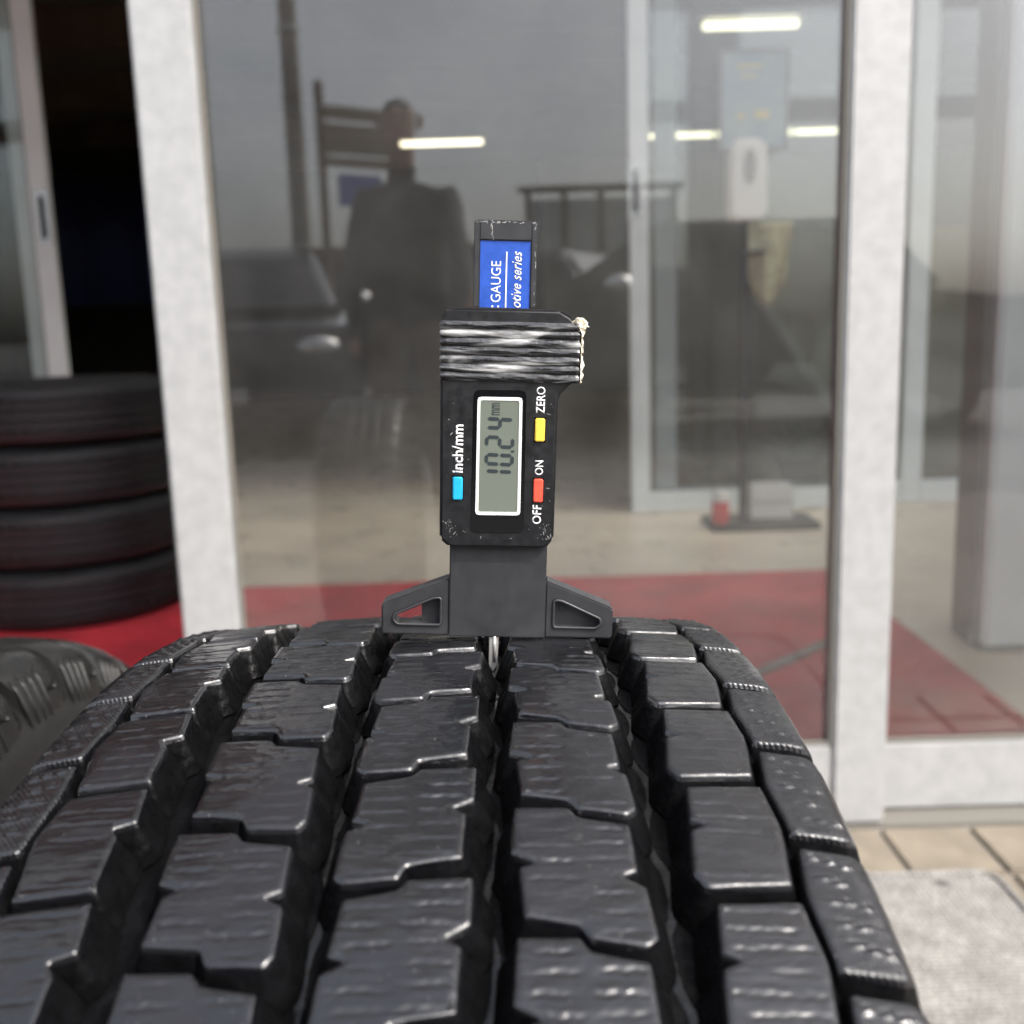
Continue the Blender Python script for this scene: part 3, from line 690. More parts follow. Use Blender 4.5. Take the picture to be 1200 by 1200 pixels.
# scratches and dust on the black shell
m_ = MB(); rng = random.Random(3)
for k in range(95):
    cx, cz = (rng.choice([rng.gauss(-14.5, .9), rng.gauss(13.5, 1.2), rng.uniform(-16, 15)]), rng.choice([rng.gauss(32.5, 1.6), rng.uniform(30.5, 74), rng.gauss(34, 2)]))
    if -8.6 < cx < 7.4 and 32 < cz < 74 or not (-16.2 < cx < 14.9) or not (30.9 < cz < 74): continue
    a = rng.uniform(0, 3.14); L = rng.choice([.08, .12, .2, .5]); wd = rng.uniform(.03, .07); dx, dz = math.cos(a)*L, math.sin(a)*L; nx, nz = -math.sin(a)*wd, math.cos(a)*wd
    m_.add([((cx+s*dx+t*nx)/1000, -.00302, (cz+s*dz+t*nz)/1000) for s, t in ((-1, -1), (1, -1), (1, 1), (-1, 1))], [(0, 1, 2, 3)])
tag(m_.build('scuff_marks', 'scratch', body, fixn=False), kind='stuff')
m_ = MB()
for k in range(46):
    if k < 26: cx, cz, a = rng.uniform(-8.4, 8.4), 119.35+rng.gauss(0, .12), rng.gauss(0, .25)
    elif k < 38: cx, cz, a = 8.35+rng.gauss(0, .1), rng.uniform(97, 119.3), 1.57+rng.gauss(0, .2)
    else: cx, cz, a = -3.5+.1*(k-38)*-.5+rng.gauss(0, .12), 114.7+(k-38)*.55, 1.4+rng.gauss(0, .3)
    L = rng.choice([.12, .2, .45]); wd = rng.uniform(.04, .1); dx, dz = math.cos(a)*L, math.sin(a)*L; nx, nz = -math.sin(a)*wd, math.cos(a)*wd
    m_.add([((cx+s_*dx+t*nx)/1000, .00093, (cz+s_*dz+t*nz)/1000) for s_, t in ((-1, -1), (1, -1), (1, 1), (-1, 1))], [(0, 1, 2, 3)])
tag(m_.build('scuff_marks', 'scratch', sl, fixn=False), kind='stuff')
# ribbed thumb grip under clear tape
def grip():
    m_ = MB(); lv = 150; hx0, hx1, hy0, hy1 = -17.7, 22.2, -3.5, 9.9
    loop = densify(round_corners([(hx0, hy0), (hx1, hy0), (hx1, hy1), (hx0, hy1)], 1.2), .9); n = len(loop); cx, cy = 2.2, 3.2
    nor = []
    for i in range(n):
        a, b_ = Vector(loop[i-1]), Vector(loop[(i+1) % n]); e = (b_-a).normalized(); nor.append((e.y, -e.x))
    for j in range(lv):
        z = 75.9 + 16.7*j/(lv-1); ph = (z-75.9)/2.37
        for i, (x, y) in enumerate(loop):
            wob = noise.noise(Vector((x*.11, z*.30, y*.2)))*1.1 + .45*noise.noise(Vector((x*.35, z*.9, 5)))
            flat = .35+.65*min(1, max(0, abs(noise.noise(Vector((x*.09+4, z*.22, 1.7))))*3.0+(.7 if x < -15 or x > 17 else 0)))
            d = .62*flat*(abs(math.sin(math.pi*(ph+.10*wob)))-.6) + .16*wob + .10*noise.noise(Vector((x*.9, z*2.2, y)))
            if j in (0, lv-1): d -= .7
            m_.v.append(((x+nor[i][0]*d)/1000, (y+nor[i][1]*d)/1000, (z+.18*noise.noise(Vector((x*.2, z, 9))))/1000))
    m_.f += [(j*n+i, j*n+(i+1) % n, (j+1)*n+(i+1) % n, (j+1)*n+i) for j in range(lv-1) for i in range(n)]
    m_.f += [tuple(range(n))[::-1], tuple((lv-1)*n+i for i in range(n))]
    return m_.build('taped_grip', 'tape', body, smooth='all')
gr = grip(); gr['label'] = 'ribbed grip wrapped in crumpled clear tape with painted glare'
# torn yellowed tape edge on the right of the grip
m_ = MB(); nz, nx = 90, 9
for j in range(nz):
    z = 76.2 + 17.8*j/(nz-1)
    top = max(0, (z-90.0)/4.0)
    for i in range(nx):
        u = i/(nx-1); wdt = .40 + .55*abs(noise.noise(Vector((z*.35, 2, 0)))) + 2.0*top*(1-max(0, (z-93.2)/1.2))
        x = 22.0 - 1.6*top + wdt*(u*1.4-.5) + .4*noise.noise(Vector((z*.8, u*1.6, 1)))*(.3+u); y = -3.9 + 1.6*u + .35*noise.noise(Vector((z*.9, u*2, 4))) - 1.1*top*math.sin(u*3.1)
        m_.v.append((x/1000, y/1000, (z + .4*noise.noise(Vector((z*.7, u*3, 7))))/1000))
m_.f += [(j*nx+i, j*nx+i+1, (j+1)*nx+i+1, (j+1)*nx+i) for j in range(nz-1) for i in range(nx-1)]
fr = m_.build('torn_tape_edge', 'frayed', body, smooth='all', fixn=False); fr['label'] = 'torn yellowed tape edge'
sm = fr.modifiers.new('thick', 'SOLIDIFY'); sm.thickness = .00018
# crumpled scrap of tape at the upper right corner
m_ = MB(); nj, ni = 14, 20
for j in range(nj+1):
    t = math.pi*j/nj
    for i in range(ni):
        a = 2*math.pi*i/ni; d = Vector((math.sin(t)*math.cos(a), math.cos(t), math.sin(t)*math.sin(a))); q = 1+.55*noise.noise(d*2.1)+.35*noise.noise(d*5.3+Vector((3, 1, 0)))
        m_.v.append(((21.3+d.x*1.9*q-.5*d.z)/1000, (-2.6+d.y*1.3*q)/1000, (92.2+d.z*1.7*q)/1000))
m_.f += [(j*ni+i, j*ni+(i+1) % ni, (j+1)*ni+(i+1) % ni, (j+1)*ni+i) for j in range(nj) for i in range(ni)]
m_.build('tape_scrap', 'frayed', body, smooth=True)
# probe
pin = MB().prism([(-.0022, -.0090), (-.0010, -.0112), (.0004, -.0090), (.0006, .001), (-.0023, .001)], .0006, .0020).build('probe', 'steel', gauge, bevel=.0002, smooth=True)
MB().tube([(-.0006, .0006, .001), (-.0006, .0006, -.0078)], .00050, 8).build('probe_edge', 'steel', pin, smooth='all')

# ------------------------------------------------------------------ neighbouring tyre on the left
R2 = .31
t2 = empty('standing_tyre', (-.312, .200, 0)); t2.rotation_euler = (0, 0, R_(0)); tag(t2, 'dry grey tyre with ribbed shoulder standing left of the wet tyre', 'tyre')
MB().lathe_x(carcass_profile(R2, .078, .100, .008, .195), 160, True, (0, 0, R2)).build('carcass', 'side_rubber', t2, smooth=True)
def shoulder_piece(sg, prof_in, span, z_taper):
    """block with a section that curves over the shoulder, spanning an arc"""
    m_ = MB(); seg = 6; n = len(prof_in)
    for k in range(seg+1):
        a = -span/2+span*k/seg
        e = .0012 if k in (0, seg) else 0
        for i, (x, r) in enumerate(prof_in):
            rr = r - e; sl = (x-.05)*z_taper
            m_.v.append((sg*(x-(e if x > .08 else 0)), rr*math.sin(R_(a+sl)), rr*math.cos(R_(a+sl))))
    m_.f += [(k*n+i, k*n+i+1, (k+1)*n+i+1, (k+1)*n+i) for k in range(seg) for i in range(n-1)]
    m_.f += [tuple(range(n))[::-1], tuple(seg*n+i for i in range(n))]
    # closed underside
    m_.f += [(k*n, (k+1)*n, (k+1)*n+n-1, k*n+n-1) for k in range(seg)]
    return m_
psec = [(.046, R2-.009), (.046, R2-.0012), (.050, R2), (.060, R2-.0008), (.070, R2-.0022), (.078, R2-.0048), (.085, R2-.0095), (.0905, R2-.017), (.0945, R2-.028), (.097, R2-.040), (.0955, R2-.042), (.080, R2-.016)]
NP2 = 36
shm = {}
for sg in (1, -1):
    me = shoulder_piece(sg, psec, 360/NP2-1.5, 60).build('tmpl', 'dry_rubber', None, smooth=True); shm[sg] = me.data; bpy.data.objects.remove(me)
rib_me = MB().tube([(.0868, 0, R2-.0115), (.0905, 0, R2-.017), (.0945, 0, R2-.028), (.0972, 0, R2-.041)], [.0004, .0009, .0010, .0005], 6).build('tmpl', 'dry_rubber', None, smooth='all'); rd = rib_me.data; bpy.data.objects.remove(rib_me)
nub_o = MB().tube([(.0935, 0, R2-.0225), (.0962, 0, R2-.0222), (.0966, 0, R2-.0222)], [.0014, .0012, .0003], 8).build('tmpl', 'dry_rubber', None, smooth='all'); nd = nub_o.data; bpy.data.objects.remove(nub_o)
def rot2(o, a): o.matrix_local = Matrix.Translation((0, 0, R2)) @ Matrix.Rotation(-R_(a), 4, 'X')
for k in range(NP2):
    a = k*360/NP2 + 3
    for sg in (1, -1):
        b_ = obj('shoulder_block', shm[sg], None, t2); rot2(b_, a)
    for da in (-3.4, -1.9, -.4, 1.1):
        r_ = obj('shoulder_rib', rd, None, t2); rot2(r_, a+da+1.6)
    q_ = obj('shoulder_stud', nd, None, t2); rot2(q_, a+3.9)
for x0, x1 in ((-.041, -.016), (-.011, .011), (.016, .041)):
    MB().lathe_x([(x0, R2-.009), (x0+.0005, R2-.001), (x0+.002, R2), (x1-.002, R2), (x1-.0005, R2-.001), (x1, R2-.009)], 120, True, (0, 0, R2)).build('tread_rib', 'dry_rubber', t2, smooth=True)

# ------------------------------------------------------------------ stack of four tyres in the doorway
def flat_tyre(Rr, h):
    """tyre lying on its side, axis vertical"""
    m_ = MB(); hw = h/2
    W = hw-.018; sec = []
    for s in np.linspace(-1, 1, 9): sec.append((s*W, Rr-.004*(abs(s)**3)))
    gro = []
    for x, r in sec: gro.append((x, r))
    # four grooves
    full = []
    for gx in (-.5, -.17, .17, .5): full += [(gx*W*1.25-.005, Rr-.001), (gx*W*1.25-.0045, Rr-.009), (gx*W*1.25+.0045, Rr-.009), (gx*W*1.25+.005, Rr-.001)]
    out = [(-W, Rr-.006)] + full + [(W, Rr-.006)]
    pts = [(hw-.006, Rr-.024), (hw, Rr-.06), (hw-.004, Rr-.10), (hw-.016, Rr-.128), (hw-.022, Rr-.13), (hw-.026, Rr-.10), (hw-.022, Rr-.05), (W-.004, Rr-.022)]
    out += pts + [(-x, r) for x, r in reversed(pts)]
    return m_.lathe_x(out, 96, True)
names = ['bottom tyre of the dark stack inside the open doorway', 'second tyre from the bottom of the dark doorway stack', 'third tyre from the bottom of the dark doorway stack', 'topmost tyre of the dark stack inside the open doorway']
zc = .0145
for k in range(4):
    Rr = (.325, .318, .322, .318)[k]; h = .163
    t = empty('stacked_tyre', (-1.262+(.0, .006, -.004, .008)[k], 2.655+(.0, -.004, .006, 0)[k], zc)); tag(t, names[k], 'tyre', 'tyres stacked in the doorway')
    o = flat_tyre(Rr, h).build('carcass', 'old_rubber', t, smooth=True); o.rotation_euler = (0, R_(-90), 0); o.location.z = h/2
    sip = MB().box(-.0025, .0025, Rr-.006, Rr+.0015, -.052, -.024); sd_ = sip.build('tmpl', 'old_rubber', None); smd = sd_.data; bpy.data.objects.remove(sd_)
    for j in range(60):
        for zz in (0, .077):
            q_ = obj('shoulder_lug', smd, None, t); q_.matrix_local = Matrix.Rotation(2*math.pi*j/60+(.05 if zz else 0), 4, 'Z') @ Matrix.Translation((0, 0, h/2+zz))
    zc += h+.0006

# ------------------------------------------------------------------ things inside the shop
lamps = [(1.35, 4.75, .8, 'added lit tube lamp just inside the inner door, unseen above the picture'), (2.6, 4.75, .8, 'added lit tube lamp over the stairs, unseen above the picture'), (-.56, 10.3, .80, 'lit tube lamp beside the reflected head'), (1.75, 10.3, .72, 'lit tube lamp partly behind the inner door frame'), (2.52, 10.3, .74, 'lit tube lamp partly behind the hanging poster'), (3.32, 10.3, .78, 'lit tube lamp next to the right silver stile'), (1.50, 6.1, .55, 'lit tube lamp highest in the picture above the poster')]  # the first two are unseen extras that brighten the inner shop
for x, y, L, lb in lamps:
    zc_ = 2.59 if y > 8 or y < 5 else 2.47
    t = empty('tube_lamp', (x, y, zc_+.16)); tag(t, lb, 'lamp', 'lit ceiling tube lamps')
    zz = -.16
    box('housing', -L/2-.04, L/2+.04, -.05, .05, zz+.04, zz+.075, 'plastic_white', t, .006)
    MB().tube([(-L/2, 0, zz), (L/2, 0, zz)], .021, 12).build('tube', 'lamp_glow', t, smooth=True)
    for sx in (-1, 1): box('end_holder', sx*L/2-.012, sx*L/2+.012, -.02, .02, zz+.026, zz+.041, 'plastic_white', t); MB().tube([(sx*L*.35, 0, zz+.074), (sx*L*.35, 0, .12 if y > 8 else (.125 if y < 5 else .09))], .006, 6).build('hanger', 'plastic_dark', t)
# dispenser stand
st = empty('dispenser_stand', (.90, 3.56, .006)); tag(st, 'white dispenser on a dark pole stand behind the right glass', 'dispenser')
MB().prism(round_corners([(-.14, -.13), (.27, -.13), (.27, .13), (-.14, .13)], .03), 0, .022, 'xy').build('base_plate', 'plastic_dark', st, bevel=.004)
MB().tube([(0, 0, .02), (0, 0, 1.14)], .016, 12).build('pole', 'plastic_dark', st, smooth=True)
hd = MB().prism(round_corners([(-.068, 1.12), (.068, 1.12), (.062, 1.40), (-.062, 1.40)], .035), -.055, .055).build('head', 'plastic_white', st, bevel=.010, bseg=3, smooth=True)
MB().prism([(.021*math.cos(a), 1.305+.058*math.sin(a)) for a in np.linspace(0, 2*math.pi, 25)[:-1]], -.061, -.052).build('sensor_window', 'cord_grey', hd)
box('tray', -.055, .055, -.10, -.01, 1.0, 1.012, 'plastic_dark', st, .003); MB().tube([(0, -.012, 1.005), (0, .0, .90), (0, 0, .88)], .02, 8).build('clamp', 'plastic_dark', st)
# yellowish cloth hanging from the stand
m_ = MB(); nu, nv = 16, 12
for j in range(nv):
    for i in range(nu):
        u, v = i/(nu-1), j/(nv-1)
        m_.v.append((.03+.17*(u-.2)*(1-.25*v), -.035+.02*math.sin(u*9+v)*(.3+v)-.01*v, 1.12-.26*v*(.75+.4*math.sin(u*3.0))))
m_.f += [(j*nu+i, j*nu+i+1, (j+1)*nu+i+1, (j+1)*nu+i) for j in range(nv-1) for i in range(nu-1)]
o = m_.build('hanging_cloth', 'yellow_cloth', None, smooth='all', fixn=False); o.location = (.90, 3.555, .0); o.modifiers.new('t', 'SOLIDIFY').thickness = .004
tag(o, 'pale yellow cloth hanging below the white dispenser', 'cloth')
can = empty('drink_can', (.802, 3.50, .028)); tag(can, 'red and white can standing on the dark stand base', 'can')
MB().tube([(0, 0, 0), (0, 0, .004), (0, 0, .085)], [.028, .032, .032], 16).build('side', 'can_red', can, smooth=True); MB().tube([(0, 0, .0855), (0, 0, .12), (0, 0, .127)], [.032, .031, .026], 16).build('top', 'plastic_white', can, smooth=True)
bx_ = empty('white_carton', (1.02, 3.62, .028)); tag(bx_, 'small white carton on the dark stand base', 'carton')
box('box', -.085, .075, -.05, .05, 0, .125, 'plastic_white', bx_, .003); box('flap', -.083, .073, -.048, 0, .1255, .129, 'plastic_white', bx_); box('seam', -.085, .075, -.052, -.0503, .06, .064, 'cord_grey', bx_)
po = empty('hanging_poster', (.99, 3.835, 1.60)); tag(po, 'blue grey framed poster hanging on the inner glass door', 'poster')
box('sheet', -.12, .12, -.004, .0, -.17, .17, 'poster_blue', po)
for a in ((-.132, -.1205, -.182, .182), (.1205, .132, -.182, .182), (-.120, .120, -.182, -.1705), (-.120, .120, .1705, .182)): box('frame_bar', a[0], a[1], -.008, .006, a[2], a[3], 'cord_grey', po, .001)
for i, (x, z, w, h) in enumerate(((-.02, .12, .09, .012), (-.02, .085, .06, .01), (.03, -.055, .055, .03), (-.05, -.06, .03, .018))): box('print_mark', x-w/2, x+w/2, -.0046, -.0041, z-h/2, z+h/2, 'poster_yellow', po)
sp = empty('stair_side_panel', (1.5, 5.0, .006)); tag(sp, 'beige stair side with a diagonal lower edge right of the dispenser', 'stairs')
MB().prism([(-.20, 1.20), (.95, 1.20), (.95, -.0), (.42, 0.0), (-.20, .93)], 0, .05).build('panel', 'beige_board', sp, bevel=.004)
MB().prism([(-.245, .92), (-.202, .95), (.44, .0), (.37, .0)], -.012, .062).build('stringer', 'plastic_white', sp, bevel=.003)
for k in range(5): box('tread_board', -.1+.19*k, .10+.19*k, .052, .75, 1.16-.2*k, 1.19-.2*k, 'beam', sp, .003)
pt = empty('potted_plant', (1.30, 4.25, .006)); tag(pt, 'green potted plant at the edge of the right silver stile', 'plant')
MB().tube([(0, 0, 0), (0, 0, .16), (0, 0, .165)], [.07, .10, .085], 18).build('pot', 'plastic_dark', pt, smooth=True)
rng = random.Random(11)
for k in range(34):
    a = rng.uniform(0, 6.28); t_ = rng.uniform(.35, 1.25); L = rng.uniform(.14, .3); b0 = Vector((0, 0, .15)); d = Vector((math.cos(a)*math.sin(t_), math.sin(a)*math.sin(t_), math.cos(t_))); sd2 = d.cross(Vector((0, 0, 1))).normalized()
    m_ = MB(); pts = []
    for s in range(5):
        u = s/4; w = .028*math.sin(math.pi*min(.98, u*.9+.08)); c = b0+d*L*u+Vector((0, 0, -.09*u*u)); pts += [c-sd2*w, c+Vector((0, 0, .004)), c+sd2*w]
    m_.add(pts, [(s*3+i, s*3+i+1, s*3+i+4, s*3+i+3) for s in range(4) for i in range(2)]); m_.build('leaf', 'green_leaf', pt, smooth='all', fixn=False)
nb = empty('dark_blue_banner', (-3.12, 8.0, 1.05)); tag(nb, 'very dark blue banner hanging in the gloom beyond the doorway', 'banner')
m_ = MB(); 
for j in range(2):
    for i in range(25): m_.v.append((-.6+1.2*i/24, .03*math.sin(i*.9), j*1.0 - (.12*i/24 if j else 0)))
m_.f += [(i, i+1, 26+i, 25+i) for i in range(24)]
o = m_.build('fabric', 'navy', nb, smooth='all', fixn=False); o.modifiers.new('t', 'SOLIDIFY').thickness = .006
MB().tube([(-.65, 0, 1.03), (.65, 0, .90)], .015, 8).build('rod', 'plastic_dark', nb); 
for x in (-.6, .6): MB().tube([(x, 0, .965 - x*.1), (x, 0, 1.66)], .004, 6).build('cord', 'plastic_dark', nb)

# ------------------------------------------------------------------ the yard behind the camera (seen mirrored in the glass)
up_ = empty('utility_pole', (-2.86, -12.4, 0)); tag(up_, 'tall concrete utility pole mirrored in the glass left of the person', 'pole')
MB().tube([(0, 0, -.02), (0, 0, 9)], [.15, .10], 16).build('shaft', 'concrete', up_, smooth=True)
for z in (7.6, 8.3): box('crossarm', -.9, .9, -.16, -.09, z, z+.09, 'rust', up_)
for z in (2.0, 4.9): MB().tube([(0, 0, z), (0, 0, z+.05)], .155, 16).build('steel_band', 'rim', up_, smooth=True)
for z in (7.7, 8.4):
    for x in (-.8, .8):
        pth = [(x+2.86*0+t*9, 0+.0*t, z+.1-1.1*(1-(2*t-1)**2)*0-0.4*math.sin(math.pi*t)) for t in np.linspace(0, 1, 12)]
        MB().tube(pth, .008, 5).build('wire', 'plastic_dark', up_)
sg = empty('board_sign', (-2.33, -11.4, 0)); sg.rotation_euler.z = R_(0); tag(sg, 'brown board sign on posts with a blue panel, mirrored left of the person', 'sign')
MB().tube([(0, 0, -.02), (0, 0, 4.0)], .06, 10).build('post', 'rust', sg, smooth=True); MB().tube([(1.02, -.69, -.02), (1.02, -.69, 3.85)], .045, 10).build('post', 'rust', sg, smooth=True)
for z0, z1, m in ((3.55, 3.72, 'sign_wood'), (3.12, 3.5, 'sign_wood'), (2.95, 3.08, 'sign_wood'), (2.45, 2.86, 'sign_blue')):
    x0 = 0.06 if m == 'sign_wood' else .22; x1 = 1.24 if m == 'sign_wood' else .85
    b_ = box('board', x0, x1, -.03, .03, z0, z1, m, sg, .006); b_.rotation_euler.z = R_(-34)
def dome(name, c, r, m, par, seg=14):
    m_ = MB(); n = 8
    for j in range(n+1):
        t = math.pi*j/n
        for i in range(seg): a = 2*math.pi*i/seg; m_.v.append((c[0]+r[0]*math.cos(t), c[1]+r[1]*math.sin(t)*math.cos(a), c[2]+r[2]*math.sin(t)*math.sin(a)))
    m_.f += [(j*seg+i, j*seg+(i+1) % seg, (j+1)*seg+(i+1) % seg, (j+1)*seg+i) for j in range(n) for i in range(seg)]
    return m_.build(name, m, par, smooth='all')
def car(loc, rz, paint, label, sc=1.0):
    t = empty('parked_car', loc, rz); tag(t, label, 'car', 'cars parked across the yard'); t.scale = (sc, sc, sc)
    low = [(-2.15, .28), (-2.2, .55), (-2.12, .82), (-1.2, .93), (1.25, .95), (2.05, .86), (2.18, .6), (2.15, .28)]
    m_ = MB(); n = len(low)
    for y, k in ((-.83, .97), (-.86, 1.0), (.86, 1.0), (.83, .97)): m_.v += [(x*k, y, z if k == 1 else z*.99) for x, z in low]
    m_.f += [(r*n+i, r*n+(i+1) % n, (r+1)*n+(i+1) % n, (r+1)*n+i) for r in range(3) for i in range(n)] + [tuple(range(n))[::-1], tuple(3*n+i for i in range(n))]
    bd = m_.build('body', paint, t, bevel=.05, bseg=3, smooth=True)
    cab = [(-1.15, .93, .80), (1.45, .95, .80), (1.05, 1.42, .62), (-.45, 1.44, .62)]
    m_ = MB(); m_.v += [(x, -y, z) for x, z, y in cab] + [(x, y, z) for x, z, y in cab]; m_.f += [(0, 1, 2, 3), (7, 6, 5, 4), (1, 5, 6, 2), (0, 3, 7, 4), (2, 6, 7, 3), (0, 4, 5, 1)]
    m_.build('cabin', paint, t, bevel=.06, bseg=3, smooth=True)
    for s in (-1, 1):
        for xs in ([(-.86, .98), (.08, .98), (.08, 1.36), (-.42, 1.36)], [(.16, .98), (1.18, .98), (.94, 1.36), (.16, 1.36)]):
            m_ = MB(); m_.v += [(x, s*(.802-(z-.95)*.36), z) for x, z in xs] + [(x, s*(.78-(z-.95)*.36), z) for x, z in xs]; m_.f += [(0, 1, 2, 3), (4, 5, 6, 7), (0, 1, 5, 4), (1, 2, 6, 5), (2, 3, 7, 6), (3, 0, 4, 7)]; m_.build('side_window', 'car_glass', t)
        dome('headlight', (-2.10, s*.62, .69), (.12, .16, .085), 'lamp_lens', t); box('tail_light', 2.08, 2.16, s*.66-.12, s*.66+.12, .66, .82, 'can_red', t, .015)
        dome('mirror', (-.70, s*.95, 1.02), (.10, .12, .075), 'lamp_lens', t)
        for x in (-1.35, 1.35):
            w_ = empty('wheel'); w_.parent = t; w_.location = (x, s*.76, .31)
            tm_ = MB().lathe_x([(-.1, .2), (-.105, .28), (-.085, .308), (.085, .308), (.105, .28), (.1, .2)], 28); o = tm_.build('tyre', 'old_rubber', w_, smooth=True); o.rotation_euler.z = R_(90)
            o = MB().lathe_x([(-.08, .02), (-.085, .19), (-.09, .2), (.09, .2), (.085, .19), (.08, .02)], 24).build('rim', 'rim', w_, smooth=True); o.rotation_euler.z = R_(90)
    m_ = MB(); ws = [(-1.10, .96, .70), (-.50, 1.39, .56)]
    m_.v += [(-1.145, -.66, .975), (-1.145, .66, .975), (-.50, .54, 1.40), (-.50, -.54, 1.40), (-1.10, -.66, .97), (-1.10, .66, .97), (-.46, .54, 1.39), (-.46, -.54, 1.39)]; m_.f += [(0, 1, 2, 3), (4, 5, 6, 7), (0, 1, 5, 4), (1, 2, 6, 5), (2, 3, 7, 6), (3, 0, 4, 7)]; m_.build('windscreen', 'car_glass', t)
    box('bumper', -2.24, -2.1, -.8, .8, .3, .5, paint, t, .04); box('number_plate', -2.255, -2.242, -.17, .17, .36, .45, 'plastic_white', t)
    return t
car((-2.15, -5.9, 0), R_(-100), 'car_dark', 'dark car mirrored at the left edge of the glass')
car((-.1, -7.3, 0), R_(28), 'car_grey', 'grey car mirrored in the glass just left of the gauge')
car((1.5, -4.9, 0), R_(3), 'car_dark', 'dark car mirrored broadside in the right part of the glass')
# carport frame with pale panels and shrubs behind
cp = empty('slatted_fence', (.9, -9.6, 0)); tag(cp, 'tall fence of pale panels between dark posts mirrored right of the gauge', 'fence')
for i in range(5): box('post', -.62+i*.42, -.55+i*.42, -.04, .04, -.02, 2.3, 'rust', cp)
box('top_rail', -.7, 1.2, -.045, .045, 2.302, 2.37, 'rust', cp)
for i in range(4): box('panel', -.545+i*.42, -.205+i*.42+.0, -.01, .01, 1.45, 2.22, 'panel_wall', cp, .004)
for i in range(4): box('lower_panel', -.545+i*.42, -.205+i*.42, -.012, .012, .1, 1.43, 'rust', cp, .004)
lw = empty('yard_building', (-6.2, -19, 0)); tag(lw, 'low dark shed mirrored far behind the cars', 'building')
box('wall', -5, 7, -3, 0, -.02, 2.3, 'wall_dark', lw); box('roof', -5.3, 7.3, -3.3, .3, 2.302, 2.5, 'rust', lw)
for i in range(4): w_ = box('window', -4+i*2.7, -2.6+i*2.7, .002, .03, .9, 1.8, 'car_glass', lw); box('sill', -4.05+i*2.7, -2.55+i*2.7, .002, .07, .82, .89, 'concrete', lw)
def shrub(loc, r, h, label, seed):
    t = empty('shrub', loc); tag(t, label, 'shrub', 'shrubs along the yard fence'); rng = random.Random(seed)
    MB().tube([(0, 0, -.02), (.02, 0, h*.3), (0, .03, h*.7)], [.05, .04, .015], 7).build('stem', 'rust', t)
    m_ = MB()
    for k in range(520):
        d = Vector((rng.gauss(0, 1), rng.gauss(0, 1), rng.gauss(0, 1))).normalized(); q = rng.uniform(.55, 1.05)*(1+.3*noise.noise(d*2.2+Vector((seed, 0, 0))))
        c = Vector((d.x*r*q, d.y*r*q, h*.52+d.z*h*.48*q)); a = Vector((rng.gauss(0, 1), rng.gauss(0, 1), rng.gauss(0, 1))).normalized(); b_ = a.orthogonal().normalized(); s = rng.uniform(.04, .09)
        m_.add([c-a*s, c+b_*s*.5, c+a*s, c-b_*s*.5], [(0, 1, 2, 3)])
    m_.build('crown', 'hedge', t, fixn=False)
shrub((.8, -8.9, 0), .55, 1.25, 'dark shrub mirrored left of the fence middle', 1); shrub((1.9, -8.8, 0), .6, 1.35, 'dark shrub mirrored at the right end of the fence', 2)

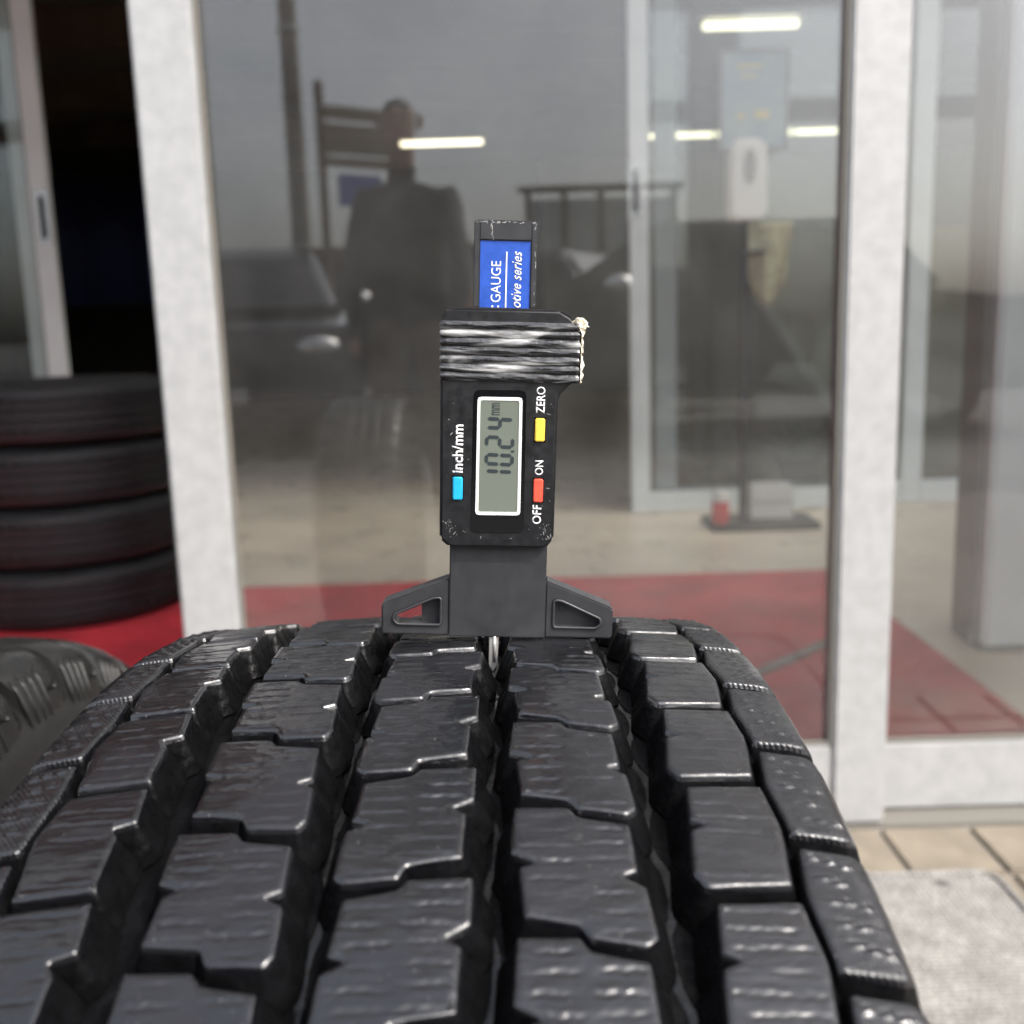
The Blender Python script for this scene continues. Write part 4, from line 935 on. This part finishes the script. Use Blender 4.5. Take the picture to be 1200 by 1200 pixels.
# the photographer
def person():
    t = empty('person', (-.335, -1.19, 0)); t.scale = (.88, .92, 1.0); tag(t, 'person in dark jacket and trousers holding up a phone, mirrored in the glass', 'person')
    J = {}
    V = []; E = []; Rr = []
    def j(n, p, r, par=None):
        J[n] = len(V); V.append(p); Rr.append(r)
        if par is not None: E.append((J[par], J[n]))
    j('pelvis', (0, 0, .86), (.155, .11)); j('belly', (0, .0, 1.0), (.150, .105), 'pelvis'); j('chest', (0, .01, 1.17), (.165, .115), 'belly'); j('neckbase', (0, .02, 1.30), (.075, .07), 'chest'); j('neck', (.0, .035, 1.37), (.05, .05), 'neckbase')
    j('head0', (.0, .055, 1.44), (.066, .075), 'neck'); j('head1', (.0, .06, 1.52), (.076, .092), 'head0'); j('head2', (.0, .05, 1.575), (.06, .07), 'head1')
    # right arm forward to the phone, left arm relaxed
    j('rs', (.165, .01, 1.235), (.062, .062), 'chest'); j('re', (.235, .17, 1.02), (.046, .046), 'rs'); j('rw', (.30, .55, .835), (.032, .030), 're')
    j('ls', (-.165, .01, 1.235), (.062, .062), 'chest'); j('le', (-.235, -.02, .98), (.046, .046), 'ls'); j('lw', (-.22, .10, .76), (.032, .030), 'le'); j('lh', (-.21, .14, .69), (.034, .020), 'lw')
    for s, n in ((1, 'r'), (-1, 'l')):
        j(n+'h', (s*.095, .0, .80), (.095, .10), 'pelvis'); j(n+'k', (s*.11, .05, .46), (.062, .065), n+'h'); j(n+'a', (s*.115, .0, .09), (.042, .046), n+'k'); j(n+'f', (s*.125, .13, .04), (.045, .034), n+'a')
    me = bpy.data.meshes.new('body'); me.from_pydata(V, E, []); o = bpy.data.objects.new('body', me); col.objects.link(o); o.parent = t
    for m in ('jacket', 'trousers', 'skin', 'hair'): me.materials.append(MATS[m])
    sk = o.modifiers.new('skin', 'SKIN'); sk.use_smooth_shade = True
    for i, r in enumerate(Rr): me.skin_vertices[0].data[i].radius = r
    for i in range(len(V)): me.skin_vertices[0].data[i].use_root = (i == 0)
    ss = o.modifiers.new('sub', 'SUBSURF'); ss.levels = 2; ss.render_levels = 2
    dg = bpy.context.evaluated_depsgraph_get(); m2 = bpy.data.meshes.new_from_object(o.evaluated_get(dg)); o.modifiers.clear(); o.data = m2
    if len(m2.materials) < 4:
        m2.materials.clear()
        for m in ('jacket', 'trousers', 'skin', 'hair'): m2.materials.append(MATS[m])
    for p in m2.polygons:
        c = p.center; p.use_smooth = True
        if c.z > 1.345: p.material_index = 3 if (c.z > 1.53 or (c.y < .085 and c.z > 1.42)) else 2
        elif c.z < .88 and abs(c.x) < .2 and c.y < .2: p.material_index = 1 if c.z < .80 else 0
        elif c.x > .285 and c.y > .50: p.material_index = 2
        elif c.x < -.19 and c.z < .75 and c.y > .08: p.material_index = 2
        else: p.material_index = 0
    for s in (-1, 1): MB().tube([(s*.076, .05, 1.475), (s*.086, .045, 1.50), (s*.08, .05, 1.53)], [.008, .015, .008], 8).build('ear', 'skin', t, smooth='all')
    MB().tube([(0, .145, 1.53), (0, .168, 1.495), (0, .150, 1.485)], [.007, .014, .008], 8).build('nose', 'skin', t, smooth='all')
    for s in (-1, 1): MB().tube([(s*.032, .140, 1.528), (s*.032, .149, 1.528)], [.010, .006], 8).build('eye', 'hair', t, smooth='all')
    MB().tube([(-.022, .143, 1.455), (0, .148, 1.453), (.022, .143, 1.455)], .005, 6).build('mouth', 'can_red', t, smooth='all')
    # hand round the phone: palm and five bent fingers
    w = Vector((.30, .55, .835)); 
    MB().tube([w, w+Vector((.012, .05, -.012)), w+Vector((.018, .085, -.02))], [.030, .040, .036], 12).build('palm', 'skin', t, smooth='all')
    for k in range(4):
        b0 = w+Vector((.040-.0*k, .085, .012-.02*k)); L = (.040, .045, .042, .034)[k]
        MB().tube([b0, b0+Vector((.022, L*.6, 0)), b0+Vector((.018, L*1.15, 0)), b0+Vector((-.004, L*1.5, 0))], [.010, .0095, .0085, .007], 8).build('finger', 'skin', t, smooth='all')
    b0 = w+Vector((-.015, .07, .0)); MB().tube([b0, b0+Vector((-.016, .03, .012)), b0+Vector((-.006, .06, .016))], [.012, .010, .008], 8).build('thumb', 'skin', t, smooth='all')
    return t
person()
ph = empty('phone', (.015, -.33, .77)); tag(ph, 'dark phone held up towards the tyre, mirrored behind the gauge', 'phone'); ph.rotation_euler = (R_(-10), 0, 0)
MB().prism(round_corners([(-.036, -.115), (.036, -.115), (.036, .034), (-.036, .034)], .009), -.004, .004).build('case', 'plastic_dark', ph, bevel=.0015, smooth=True)
MB().prism(round_corners([(-.033, -.112), (.033, -.112), (.033, .031), (-.033, .031)], .007), -.0046, -.0041).build('screen', 'car_glass', ph)
for x, z in ((0, 0), (0, .018)): MB().tube([(x, .004, z), (x, .006, z)], .007, 14).build('lens', 'car_glass', ph, smooth=True)
